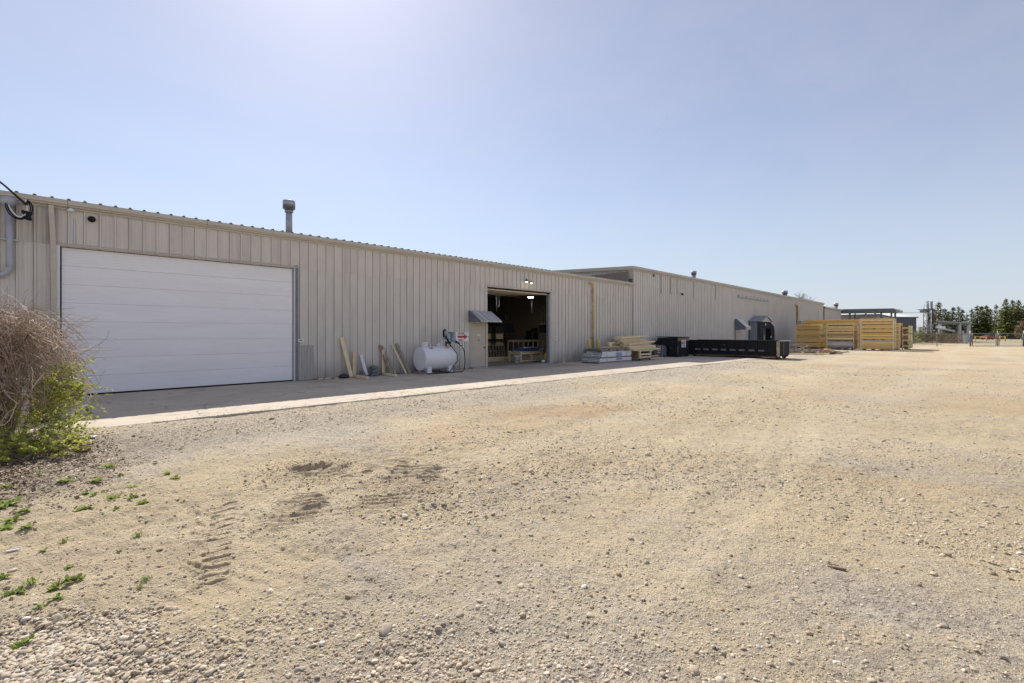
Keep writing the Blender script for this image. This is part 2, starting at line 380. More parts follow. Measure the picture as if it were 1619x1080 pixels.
def ground_z(x, y):
    h = height(x, y)
    ins = sstep(-.02, .3, y-apron_edge(x))*(1-sstep(33.6, 34.2, x))*(1-sstep(45.5, 46, y))*sstep(-13.6, -13, x)
    flat = sstep(30, 60, np.hypot(x, y))
    return (h*(1-ins)-.10*ins)*(1-flat*.8)
def apron_edge(x):
    return 10.72-.0245*np.clip(x, -14, 40)-.004*np.clip(x-12, 0, 40)
def ground():
    am = R(44.3)
    a1 = np.linspace(-R(54), R(54), 800); a2 = np.linspace(R(56), 2*math.pi-R(56), 61)[1:-1]
    az = np.concatenate([a1, a2])+am
    rr = np.concatenate([np.linspace(.02, 1.4, 6), np.exp(np.linspace(math.log(1.55), math.log(3), 120)), np.exp(np.linspace(math.log(3.006), math.log(6.6), 430)), np.exp(np.linspace(math.log(6.63), math.log(40), 250)), np.exp(np.linspace(math.log(40.5), math.log(6000), 60))])
    A, Rr = np.meshgrid(az, rr); X = Rr*np.sin(A); Y = Rr*np.cos(A); Z = ground_z(X, Y)
    nA = len(az); nR = len(rr)
    me = bpy.data.meshes.new('ground'); nv = nA*nR
    me.vertices.add(nv); me.vertices.foreach_set('co', np.stack([X, Y, Z], -1).astype(np.float32).ravel())
    i = np.arange(nR-1)[:, None]; j = np.arange(nA)[None, :]; jn = (j+1) % nA
    q = np.stack([i*nA+j, (i+1)*nA+j, (i+1)*nA+jn, i*nA+jn], -1).reshape(-1, 4)
    me.loops.add(q.size); me.loops.foreach_set('vertex_index', q.ravel().astype(np.int32))
    me.polygons.add(len(q)); me.polygons.foreach_set('loop_start', (np.arange(len(q))*4).astype(np.int32))
    me.polygons.foreach_set('use_smooth', np.ones(len(q), bool)); me.update(calc_edges=True); me.validate()
    o = bpy.data.objects.new('ground', me); COL.objects.link(o); o['kind'] = 'structure'; me.materials.append(ground_mat())
    return o
def ground_mat():
    m = bpy.data.materials.new('gravel_yard'); m.use_nodes = True; t = m.node_tree; L = t.links; b = t.nodes['Principled BSDF']
    b.inputs['Roughness'].default_value = .95; b.inputs['Specular IOR Level'].default_value = .2
    geo = nd(t, 'ShaderNodeNewGeometry'); P0 = geo.outputs['Position']
    def noise(sc, det=6, st=None, ro=.6):
        n = nd(t, 'ShaderNodeTexNoise', Scale=sc, Detail=det, Roughness=ro)
        if st:
            mm = nd(t, 'ShaderNodeMapping'); mm.inputs['Scale'].default_value = st; mm.inputs['Rotation'].default_value = (0, 0, R(38)); L.new(P0, mm.inputs['Vector']); L.new(mm.outputs[0], n.inputs['Vector'])
        else: L.new(P0, n.inputs['Vector'])
        return n.outputs['Fac']
    def rng(v, a, b_, c=0., d=1.):
        r = nd(t, 'ShaderNodeMapRange'); r.inputs['From Min'].default_value = a; r.inputs['From Max'].default_value = b_; r.inputs['To Min'].default_value = c; r.inputs['To Max'].default_value = d
        L.new(v, r.inputs['Value']); return r.outputs[0]
    def mixc(f, a, b_, mode='MIX'):
        x = nd(t, 'ShaderNodeMixRGB', blend_type=mode)
        for k, v in (('Color1', a), ('Color2', b_)):
            if isinstance(v, tuple): x.inputs[k].default_value = (*v, 1)
            else: L.new(v, x.inputs[k])
        if isinstance(f, (int, float)): x.inputs['Fac'].default_value = f
        else: L.new(f, x.inputs['Fac'])
        return x.outputs[0]
    sand = mixc(rng(noise(.5, 5), .35, .65), SAND1, SAND2)
    sand = mixc(rng(noise(.17, 4, (1, .45, 1)), .5, .68), sand, SAND3)           # browner damp-clay patches
    grav = mixc(rng(noise(2.2, 8), .35, .65), GRAV1, GRAV2)
    sp0 = nd(t, 'ShaderNodeSeparateXYZ'); L.new(P0, sp0.inputs[0])
    b1 = rng(sp0.outputs['Y'], 6.2, 8.6, -.05, .12)                    # gravel strip beside the apron
    ds = nd(t, 'ShaderNodeVectorMath', operation='DISTANCE'); L.new(P0, ds.inputs[0]); ds.inputs[1].default_value = (0, 0, 0)
    b2 = rng(ds.outputs['Value'], 4.6, 2.4, 0, .13)
    gn = nd(t, 'ShaderNodeMath', operation='ADD'); L.new(noise(.33, 7, (1, .5, 1), .7), gn.inputs[0]); L.new(b1, gn.inputs[1])
    gn2 = nd(t, 'ShaderNodeMath', operation='ADD'); L.new(gn.outputs[0], gn2.inputs[0]); L.new(b2, gn2.inputs[1])
    gm = rng(gn2.outputs[0], .46, .60)
    # coarser grey gravel near the apron and at the brambles
    c = mixc(gm, sand, grav)
    def patch(c, cx, cy, rx, ry, col, amt, ang=-44):
        mm = nd(t, 'ShaderNodeMapping', vector_type='TEXTURE'); mm.inputs['Location'].default_value = (cx, cy, 0); mm.inputs['Rotation'].default_value = (0, 0, R(ang)); mm.inputs['Scale'].default_value = (rx, ry, 1e3)
        L.new(P0, mm.inputs['Vector']); ln = nd(t, 'ShaderNodeVectorMath', operation='LENGTH'); L.new(mm.outputs[0], ln.inputs[0])
        a = nd(t, 'ShaderNodeMath', operation='ADD'); L.new(ln.outputs['Value'], a.inputs[0]); L.new(rng(noise(1.1, 6, None, .7), .25, .75, -.55, .55), a.inputs[1])
        return mixc(rng(a.outputs[0], 1.0, .45, 0, amt), c, col)
    px9 = pix_ground
    for (qx, qy, rx, ry, col, amt) in ((860, 650, 2.6, 1.1, (.56, .37, .19), .62), (640, 690, 1.3, .6, (.56, .40, .23), .4), (635, 770, .8, .4, (.46, .31, .17), .6), (487, 800, .28, .5, (.44, .30, .17), .55), (250, 700, 1.6, 1.2, (.46, .40, .33), .5),
                                       (520, 690, 1.8, 1.0, (.60, .54, .46), .5), (200, 880, .9, .35, (.46, .34, .22), .5), (1250, 700, 4, 1.1, (.74, .63, .44), .5), (1000, 760, 1.6, .5, (.72, .62, .46), .5), (1450, 620, 6, 2, (.62, .50, .35), .4)):
        gx, gy = px9(qx, qy); c = patch(c, float(gx), float(gy), rx, ry, col, amt)
    # faint wheel lanes sweeping towards the right
    sw = nd(t, 'ShaderNodeTexWave', wave_type='BANDS', bands_direction='Y'); sw.inputs['Scale'].default_value = .11; sw.inputs['Distortion'].default_value = 5; sw.inputs['Detail'].default_value = 3; sw.inputs['Detail Scale'].default_value = .4; L.new(P0, sw.inputs['Vector'])
    c = mixc(rng(sw.outputs['Fac'], .62, .95, 0, .28), c, (.74, .65, .48))
    sepx = nd(t, 'ShaderNodeSeparateXYZ'); L.new(P0, sepx.inputs[0])
    # stone speckle
    vor = nd(t, 'ShaderNodeTexVoronoi', Scale=42.); L.new(P0, vor.inputs['Vector'])
    sc_ = nd(t, 'ShaderNodeSeparateColor'); L.new(vor.outputs['Color'], sc_.inputs[0])
    st = mixc(sc_.outputs[0], (.20, .175, .15), (.62, .56, .47))
    f1 = nd(t, 'ShaderNodeMath', operation='MULTIPLY'); L.new(rng(sc_.outputs[1], .66, .70, 0, .75), f1.inputs[0]); L.new(rng(gm, 0, 1, .22, 1), f1.inputs[1])
    c = mixc(f1.outputs[0], c, st)
    vor3 = nd(t, 'ShaderNodeTexVoronoi', Scale=17.); L.new(P0, vor3.inputs['Vector'])
    sc3 = nd(t, 'ShaderNodeSeparateColor'); L.new(vor3.outputs['Color'], sc3.inputs[0])
    st3 = mixc(sc3.outputs[0], (.24, .21, .18), (.60, .55, .47))
    f3 = nd(t, 'ShaderNodeMath', operation='MULTIPLY'); L.new(rng(sc3.outputs[2], .80, .84, 0, .55), f3.inputs[0]); L.new(rng(noise(.5, 6), .42, .62), f3.inputs[1])
    c = mixc(f3.outputs[0], c, st3)
    # fine light/dark grain at several sizes
    c = mixc(rng(noise(90, 3), .3, .7, 0, .5), c, mixc(.5, c, (.16, .13, .10)))
    c = mixc(rng(noise(14, 6, (1, .6, 1), .75), .52, .72, 0, .5), c, (.19, .155, .12))
    c = mixc(rng(noise(3.2, 8, (1, .55, 1), .75), .56, .74, 0, .42), c, (.21, .17, .13))
    # soil and leaf litter under the brambles
    dx = nd(t, 'ShaderNodeVectorMath', operation='DISTANCE'); L.new(P0, dx.inputs[0]); dx.inputs[1].default_value = (-1.6, 8.6, 0)
    dn = nd(t, 'ShaderNodeMath', operation='ADD'); L.new(dx.outputs['Value'], dn.inputs[0]); L.new(rng(noise(1.6, 6), .3, .7, -.9, .9), dn.inputs[1])
    c = mixc(rng(dn.outputs[0], 2.6, 1.4, 0, .75), c, mixc(rng(noise(11, 5), .35, .65), (.16, .115, .08), (.30, .235, .165)))
    # straw-coloured verge beyond the yard
    far = rng(sepx.outputs['X'], 96, 104); c = mixc(far, c, mixc(rng(noise(.12, 5), .4, .6), (.26, .24, .13), (.50, .44, .32)))
    L.new(c, b.inputs['Base Color'])
    # relief: grit
    v2 = nd(t, 'ShaderNodeTexVoronoi', Scale=60.); L.new(P0, v2.inputs['Vector'])
    hs = nd(t, 'ShaderNodeMath', operation='ADD'); L.new(rng(v2.outputs['Distance'], .0, .6, .010, 0), hs.inputs[0]); L.new(rng(noise(30, 6, None, .7), .2, .8, 0, .028), hs.inputs[1])
    h2 = nd(t, 'ShaderNodeMath', operation='ADD'); L.new(hs.outputs[0], h2.inputs[0]); L.new(rng(noise(5, 8, (1, .6, 1), .75), .3, .75, 0, .07), h2.inputs[1])
    bp = nd(t, 'ShaderNodeBump'); bp.inputs['Distance'].default_value = .95; bp.inputs['Strength'].default_value = .8
    L.new(h2.outputs[0], bp.inputs['Height']); L.new(bp.outputs[0], b.inputs['Normal'])
    return m
SAND1, SAND2, SAND3 = (.675, .56, .37), (.60, .49, .315), (.55, .415, .24)
GRAV1, GRAV2 = (.61, .535, .425), (.50, .435, .345)
ground()

def conc_mat(name, c1, c2):
    def ex(t, out, src):
        L = t.links; geo = nd(t, 'ShaderNodeNewGeometry')
        n = nd(t, 'ShaderNodeTexNoise', Scale=.9, Detail=8, Roughness=.7); L.new(geo.outputs['Position'], n.inputs['Vector'])
        r = nd(t, 'ShaderNodeMapRange'); r.inputs['From Min'].default_value = .5; r.inputs['From Max'].default_value = .72; r.inputs['To Max'].default_value = .5; L.new(n.outputs['Fac'], r.inputs['Value'])
        m1 = nd(t, 'ShaderNodeMixRGB', Color2=(.24, .20, .16, 1)); L.new(r.outputs[0], m1.inputs['Fac']); L.new(out, m1.inputs['Color1'])
        n2 = nd(t, 'ShaderNodeTexNoise', Scale=60, Detail=3); L.new(geo.outputs['Position'], n2.inputs['Vector'])
        r2 = nd(t, 'ShaderNodeMapRange'); r2.inputs['To Min'].default_value = .8; r2.inputs['To Max'].default_value = 1.2; L.new(n2.outputs['Fac'], r2.inputs['Value'])
        hv = nd(t, 'ShaderNodeHueSaturation'); L.new(r2.outputs[0], hv.inputs['Value']); L.new(m1.outputs[0], hv.inputs['Color'])
        # cracks
        v = nd(t, 'ShaderNodeTexVoronoi', feature='DISTANCE_TO_EDGE', Scale=.33)
        nn = nd(t, 'ShaderNodeTexNoise', Scale=1.3, Detail=6); L.new(geo.outputs['Position'], nn.inputs['Vector'])
        ad = nd(t, 'ShaderNodeVectorMath', operation='ADD'); L.new(geo.outputs['Position'], ad.inputs[0]); L.new(nn.outputs['Color'], ad.inputs[1]); L.new(ad.outputs[0], v.inputs['Vector'])
        r3 = nd(t, 'ShaderNodeMapRange'); r3.inputs['From Min'].default_value = .0; r3.inputs['From Max'].default_value = .006; r3.inputs['To Min'].default_value = .7; r3.inputs['To Max'].default_value = 0; L.new(v.outputs['Distance'], r3.inputs['Value'])
        m3 = nd(t, 'ShaderNodeMixRGB', Color2=(.10, .085, .07, 1)); L.new(r3.outputs[0], m3.inputs['Fac']); L.new(hv.outputs[0], m3.inputs['Color1'])
        return m3.outputs[0]
    return mat(name, c1, c2, rough=.9, nscale=.7, extra=ex, bump=.003, bscale=25, world=True, spec=.3, rnd=.05)
CONC = conc_mat('apron_concrete', (.54, .475, .39), (.47, .415, .34))
CONCP = conc_mat('patched_concrete', (.40, .36, .31), (.34, .31, .27))
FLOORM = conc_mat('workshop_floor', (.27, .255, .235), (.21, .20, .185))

# apron: a sunk base with one slab per bay, joints open between them
base = MB()
xs = [-12.5, -8.0, -4.2, -.55, 5.75, 10.4, 14.45, 19.15, 24.0, 28.6, 33.3]
base.prism([(-12.4, 10.99-.02), (33.2, apron_edge(33.2)+.06), (33.2, WALL+.2), (-12.4, WALL+.2)], 'z', -.3, -.012)
ap = base.build('concrete_apron', CONCP); ap['kind'] = 'structure'
for i in range(len(xs)-1):
    a, b = xs[i]+.008, xs[i+1]-.008
    n = 22; poly = []
    for k in range(n+1):
        x = a+(b-a)*k/n; poly.append((x, float(apron_edge(x))+random.uniform(-.035, .035)))
    mid = (14.0 if xs[i] != 14.45 else 14.3)
    o = MB().prism(poly+[(b, mid-.006), (a, mid-.006)], 'z', -.011, .03+random.uniform(-.003, .003)).build('slab', CONC, ap, bevel=.006)
    o = MB().prism([(a, mid+.006), (b, mid+.006), (b, WALL-.01), (a, WALL-.01)], 'z', -.011, .03+random.uniform(-.003, .003)).build('slab', CONC if xs[i] != 14.45 else CONCP, ap, bevel=.006)
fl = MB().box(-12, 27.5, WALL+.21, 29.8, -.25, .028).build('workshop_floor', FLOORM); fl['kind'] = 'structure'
MB().box(14.5, 19.1, WALL-.005, WALL+.205, -.25, .033).build('threshold', CONCP)['kind'] = 'structure'

# ---------------------------------------------------------------- loose stones (geometry-node instances on a point cloud)
def stone_mat(name='stones'):
    m = bpy.data.materials.new(name); m.use_nodes = True; t = m.node_tree; L = t.links; b = t.nodes['Principled BSDF']; b.inputs['Roughness'].default_value = .85
    b.inputs['Specular IOR Level'].default_value = .3
    oi = nd(t, 'ShaderNodeObjectInfo'); cr = nd(t, 'ShaderNodeValToRGB'); e = cr.color_ramp.elements
    cols = [(0, (.56, .47, .34)), (.22, (.46, .38, .28)), (.42, (.33, .285, .23)), (.55, (.66, .59, .48)), (.72, (.50, .41, .29)), (.86, (.25, .23, .21)), (.92, (.70, .65, .57)), (1, (.44, .35, .24))]
    e[0].position = 0; e[0].color = (*cols[0][1], 1); e[1].position = 1; e[1].color = (*cols[-1][1], 1)
    for p, c in cols[1:-1]: q = e.new(p); q.color = (*c, 1)
    L.new(oi.outputs['Random'], cr.inputs[0])
    tcn = nd(t, 'ShaderNodeTexCoord'); n = nd(t, 'ShaderNodeTexNoise', Scale=3., Detail=5); L.new(tcn.outputs['Object'], n.inputs['Vector'])
    r = nd(t, 'ShaderNodeMapRange'); r.inputs['To Min'].default_value = .75; r.inputs['To Max'].default_value = 1.2; L.new(n.outputs['Fac'], r.inputs['Value'])
    hv = nd(t, 'ShaderNodeHueSaturation'); L.new(cr.outputs[0], hv.inputs['Color']); L.new(r.outputs[0], hv.inputs['Value']); L.new(hv.outputs[0], b.inputs['Base Color'])
    return m
STONE = stone_mat()
def clod_mat():
    return mat('dirt_clods', (.46, .37, .26), (.36, .28, .19), rough=1, nscale=2, rnd=.3, spec=.1)
CLOD = clod_mat()
def scatter_group(name, material, flat, rough_amt, sub=2):
    g = bpy.data.node_groups.new(name, 'GeometryNodeTree')
    g.interface.new_socket('Geometry', in_out='INPUT', socket_type='NodeSocketGeometry'); g.interface.new_socket('Geometry', in_out='OUTPUT', socket_type='NodeSocketGeometry')
    N = g.nodes; L = g.links; gi = N.new('NodeGroupInput'); go = N.new('NodeGroupOutput')
    g2i = N.new('GeometryNodeGeometryToInstance')
    for k in range(6):
        ico = N.new('GeometryNodeMeshIcoSphere'); ico.inputs['Subdivisions'].default_value = sub; ico.inputs['Radius'].default_value = .5
        no_ = N.new('ShaderNodeTexNoise'); no_.noise_dimensions = '4D'; no_.inputs['W'].default_value = k*7.3; no_.inputs['Scale'].default_value = 1.9; no_.inputs['Detail'].default_value = 2
        sb = N.new('ShaderNodeVectorMath'); sb.operation = 'SUBTRACT'; sb.inputs[1].default_value = (.5, .5, .5); L.new(no_.outputs['Color'], sb.inputs[0])
        sc = N.new('ShaderNodeVectorMath'); sc.operation = 'SCALE'; sc.inputs['Scale'].default_value = rough_amt; L.new(sb.outputs[0], sc.inputs[0])
        sp = N.new('GeometryNodeSetPosition'); L.new(ico.outputs['Mesh'], sp.inputs['Geometry']); L.new(sc.outputs[0], sp.inputs['Offset'])
        tr = N.new('GeometryNodeTransform'); tr.inputs['Scale'].default_value = (1, .62+.07*k, flat*(.8+.1*(k % 3))); L.new(sp.outputs[0], tr.inputs['Geometry'])
        sh = N.new('GeometryNodeSetShadeSmooth'); L.new(tr.outputs[0], sh.inputs['Geometry'])
        sm = N.new('GeometryNodeSetMaterial'); sm.inputs['Material'].default_value = material; L.new(sh.outputs[0], sm.inputs['Geometry'])
        L.new(sm.outputs[0], g2i.inputs[0])
    ip = N.new('GeometryNodeInstanceOnPoints'); ip.inputs['Pick Instance'].default_value = True
    a1 = N.new('GeometryNodeInputNamedAttribute'); a1.data_type = 'FLOAT'; a1.inputs['Name'].default_value = 'size'
    a2 = N.new('GeometryNodeInputNamedAttribute'); a2.data_type = 'FLOAT_VECTOR'; a2.inputs['Name'].default_value = 'turn'
    L.new(gi.outputs[0], ip.inputs['Points']); L.new(g2i.outputs[0], ip.inputs['Instance']); L.new(a1.outputs[0], ip.inputs['Scale']); L.new(a2.outputs[0], ip.inputs['Rotation'])
    L.new(ip.outputs[0], go.inputs[0])
    return g
GS = scatter_group('stone_scatter', STONE, .52, .85); GC = scatter_group('clod_scatter', CLOD, .7, .9, 2)
rng_ = np.random.default_rng(11)
def scatter(name, x, y, size, group, label, cat, embed=.18, tilt=.35, zoff=None):
    z = (ground_z(x, y) if zoff is None else zoff)+size*embed
    n = len(x); me = bpy.data.meshes.new(name); me.vertices.add(n); me.vertices.foreach_set('co', np.stack([x, y, z], -1).astype(np.float32).ravel())
    a = me.attributes.new('size', 'FLOAT', 'POINT'); a.data.foreach_set('value', size.astype(np.float32))
    b = me.attributes.new('turn', 'FLOAT_VECTOR', 'POINT')
    tr = np.stack([rng_.normal(0, tilt, n), rng_.normal(0, tilt, n), rng_.uniform(0, 6.28, n)], -1); b.data.foreach_set('vector', tr.astype(np.float32).ravel())
    o = bpy.data.objects.new(name, me); COL.objects.link(o); md = o.modifiers.new('scatter', 'NODES'); md.node_group = group
    return tag(o, label, cat, kind='stuff')
def polar(n, r0, r1, p=1.0):
    u = rng_.uniform(0, 1, n)
    r = np.exp(np.log(r0)+(np.log(r1)-np.log(r0))*u**p)
    a = R(44.3)+rng_.uniform(-R(51), R(51), n); return r*np.sin(a), r*np.cos(a), r
def keep(x, y, m): return x[m], y[m]
def gravelly(x, y): return np.clip(sstep(.46, .60, fbm(x*.55+8, y*.55-3, 4, 61))*.75+.30*sstep(3.6, 2.2, np.hypot(x, y))+.3*sstep(7.5, 9.5, y)+.06, 0, 1)
def yard(x, y): return (y < apron_edge(x)-.03) | (x > 33.6)
x, y, r = polar(330000, 1.6, 30); m = (rng_.uniform(0, 1, len(x)) < .14+.86*gravelly(x, y)) & yard(x, y); x, y, r = x[m], y[m], r[m]
scatter('fine_gravel', x, y, rng_.lognormal(math.log(.0055), .52, len(x))*(1+r*.10), GS, 'fine loose gravel strewn over the whole dirt yard', 'gravel', embed=.05)
x, y, r = polar(40000, 1.6, 13); m = (rng_.uniform(0, 1, len(x)) < gravelly(x, y)**1.3*(.35+.65*sstep(7, 3, r))) & yard(x, y); x, y, r = x[m], y[m], r[m]
scatter('gravel', x, y, rng_.lognormal(math.log(.0145), .42, len(x))*(1+r*.06), GS, 'rounded loose stones lying across the foreground of the dirt yard', 'gravel', embed=.12)
x, y, r = polar(800, 1.7, 6.5, .9); m = rng_.uniform(0, 1, len(x)) < gravelly(x, y)**2; x, y, r = x[m], y[m], r[m]
scatter('cobbles', x, y, rng_.lognormal(math.log(.030), .25, len(x)), GS, 'larger grey and tan stones scattered at the bottom of the yard', 'stones', embed=.12)
# heap of washed stones in the lower left corner
cx, cy = pix_ground(60, 1045)
x = cx+rng_.normal(-.15, .36, 12000); y = cy+rng_.normal(-.1, .34, 12000)
u_ = (x*.7158-y*.6984); v_ = (x*.6984+y*.7158); m = (u_ < -1.55-.75*(v_-2.2)+.5*(fbm(x*3, y*3, 3, 77)-.5)*2) & (v_ < 2.75+.6*(fbm(x*2, y*2, 3, 78)-.5)) & (rng_.uniform(0, 1, len(x)) < .75); x, y = x[m], y[m]
scatter('washed_stones', x, y, rng_.lognormal(math.log(.019), .32, len(x)), GS, 'dense patch of washed rounded stones in the lower left corner', 'stones', embed=.18)
n_ = 5200; x = rng_.uniform(-2, 33, n_); off = rng_.exponential(.16, n_)-.05; y = apron_edge(x)+off; m = fbm(x*1.5, x*0+2, 3, 15) > .42; x, y = x[m], y[m]
scatter('spilled_gravel', x, y, rng_.lognormal(math.log(.013), .4, len(x)), GS, 'gravel spilled over the outer edge of the concrete apron', 'gravel', embed=.15, zoff=.030)
x, y, r = polar(14000, 1.8, 11); m = (rng_.uniform(0, 1, len(x)) < .25+.75*sstep(.5, .62, fbm(x*.9, y*.9, 3, 9))) & yard(x, y); x, y, r = x[m], y[m], r[m]
hx = HOLE[0]+rng_.normal(0, .3, 900); hy = HOLE[1]+rng_.normal(0, .3, 900); x = np.concatenate([x, hx]); y = np.concatenate([y, hy]); r = np.hypot(x, y)
scatter('dirt_clods', x, y, rng_.lognormal(math.log(.009), .5, len(x))*(1+r*.05), GC, 'small crumbled clods of dry brown dirt on the yard', 'dirt', embed=.1)

# ---------------------------------------------------------------- the near metal building
SX0, SX1 = -12.2, 27.72
ZLAP = 3.95; EAVE = 5.02
bld = thing('metal_warehouse', 'long low tan ribbed-metal warehouse with a big white roll-up door', 'warehouse', (-12, WALL, 0))
PROF = [(0, -.009), (.007, -.009), (.014, .036), (.046, .036), (.060, 0), (.128, 0), (.134, .006), (.146, .006), (.152, 0), (.206, 0), (.212, .006), (.224, .006), (.230, 0), (P, 0)]
def prof_y(t):
    for (a, ya), (b, yb) in zip(PROF, PROF[1:]):
        if a <= t <= b: return ya+(yb-ya)*(t-a)/max(1e-9, b-a)
    return 0
def strip_mb(ta, tb, z0, z1, lap=0):
    pts = [(ta, prof_y(ta))]+[p for p in PROF if ta < p[0] < tb]+[(tb, prof_y(tb))]
    pts = [pts[0]]+[p for p in pts[1:]]
    mb = MB(); n = len(pts); vs = []
    for z in (z0, z1):
        for (t, yy) in pts: vs.append((t, -yy-lap, z))
    for z in (z0, z1):
        for (t, yy) in pts: vs.append((t, -yy-lap+.0012, z))
    fs = [(i, i+1, n+i+1, n+i) for i in range(n-1)] + [(2*n+i+1, 2*n+i, 3*n+i, 3*n+i+1) for i in range(n-1)]
    fs += [(i, 2*n+i, 2*n+i+1, i+1) for i in range(n-1)]
    return mb.add(vs, fs)
_cache = {}
def strip_mesh(ta, tb, z0, z1, lap, m):
    k = (round(ta, 3), round(tb, 3), z0, z1, lap, m.name)
    if k not in _cache: _cache[k] = strip_mb(ta, tb, z0, z1, lap).build('wall_panel', m, link=False)
    return _cache[k]
D1 = (-.14, 5.61); PD = (13.46, 14.42); OP = (14.50, 19.10); DTOP = 3.93
def clip_out(a, b, holes):
    segs = [(a, b)]
    for h0, h1 in holes:
        ns = []
        for s0, s1 in segs:
            if h1 <= s0 or h0 >= s1: ns.append((s0, s1)); continue
            if s0 < h0-.004: ns.append((s0, h0))
            if s1 > h1+.004: ns.append((h1, s1))
        segs = ns
    return segs
npan = int((SX1-SX0)/P)+1
for i in range(npan):
    a = SX0+i*P; b = min(a+P, SX1)
    if b-a < .02: continue
    dy = random.uniform(-.0015, .0015); tl = random.gauss(0, .0006)
    low = clip_out(a, b, [D1, PD, OP])
    for s0, s1 in low:
        piece('wall_panel', strip_mesh(s0-a, s1-a, .045+random.choice((0, .012, -.008)), ZLAP, .0, SID), bld, (a, WALL+dy, 0), (0, tl, 0))
    for s0, s1 in clip_out(a, b, [PD]):
        pass
    if a < PD[1] and b > PD[0]:
        for s0, s1 in [(max(a, PD[0]), min(b, PD[1]))]:
            piece('wall_panel', strip_mesh(s0-a, s1-a, 2.14, ZLAP, 0, SID), bld, (a, WALL+dy, 0))
    if a < OP[1] and b > 14.42 and False: pass
    piece('wall_panel', strip_mesh(0, b-a, ZLAP-.03, EAVE, .013, SID), bld, (a, WALL+random.uniform(-.0015, .0015), 0), (0, random.gauss(0, .0005), 0))
# rough core behind the cladding, openings left free
c = MB()
for a, b, z0, z1 in ((SX0, D1[0]-.05, -.3, 5.0), (D1[0]-.05, D1[1]+.05, DTOP+.05, 5.0), (D1[1]+.05, PD[0]-.05, -.3, 5.0), (PD[0]-.05, 14.44, 2.16, 5.0), (14.44, OP[1]+.0, DTOP+.03, 5.0), (OP[1]+.0, SX1-.02, -.3, 5.0)):
    c.box(a, b, WALL+.012, WALL+.21, z0, z1)
c.build('wall_core', CORE, bld)
lin = MB().box(-12, 27.4, 29.8, 29.95, 0, 6.2)
lin.box(-12, -11.8, WALL+.22, 29.8, 0, 5.6); lin.box(27.40, 27.55, WALL+.22, 29.8, 0, 5.9)
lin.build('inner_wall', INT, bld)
gir = MB()
for z in (2.35, 4.6): gir.box(-11.7, 27.3, 29.62, 29.79, z, z+.16)
for k in range(9): gir.box(-10+k*4.6, -9.8+k*4.6, 29.5, 29.61, 0, 6.0)
gir.build('girt', CORE, bld)
for k in range(7):
    MB().obox((-9.5+k*6.1, WALL+.3, 4.95), (-9.5+k*6.1, 29.7, 5.55), .16, .32).build('rafter', CORE, bld)
# roof with standing ribs; 5.5 % slope
SL = .055
def roof_z(y): return 5.13+(y-WALL)*SL
rp = MB().prism([(WALL-.13, 5.13-.13*SL), (44, roof_z(44)), (44, roof_z(44)-.12), (WALL-.13, 5.01-.13*SL)], 'x', SX0, SX1)
roof = rp.build('roof', ROOF, bld)
ribme = MB().prism([(-.045, -.01), (-.02, .034), (.02, .034), (.045, -.01)], 'y', 0, 27.5)
ribme.v = [(v[0], v[1], v[2]+v[1]*SL) for v in ribme.v]
ribme = ribme.build('roof_rib', ROOF, link=False)
ORG[roof] = Vector((-12, WALL, 0))
for i in range(npan-1):
    piece('roof_rib', ribme, roof, (SX0+.03+i*P, WALL-.16, 5.13-.16*SL))
# eave trim: fascia with a shadow groove, jointed every 3 m
x = SX0
k = 0
while x < SX1-.1:
    x1 = min(x+3.05, SX1)
    out = .172 if x < -.3 and x > -9 else .150
    MB().prism([(WALL-.05, 5.12), (WALL-out, 5.115), (WALL-out-.01, 5.0), (WALL-out+.03, 4.985), (WALL-out+.03, 4.955), (WALL-.06, 4.925), (WALL-.06, 4.885), (WALL-.045, 4.88), (WALL-.03, 4.9)], 'x', x+.003, x1-.003).build('eave_trim', TRIM, bld)
    x = x1; k += 1
# far end drop trim
MB().box(SX1-.04, SX1+.02, WALL-.07, WALL-.045, .05, 4.9).build('corner_trim', TRIM, bld)
# downspout at the big door
MB().obox((-.30, WALL-.14, 4.93), (-.26, WALL-.10, 3.9), .10, .07, (0, 1, 0)).obox((-.26, WALL-.10, 3.9), (-.235, WALL-.075, .1), .10, .07, (0, 1, 0)).build('downspout', TRIM, bld)

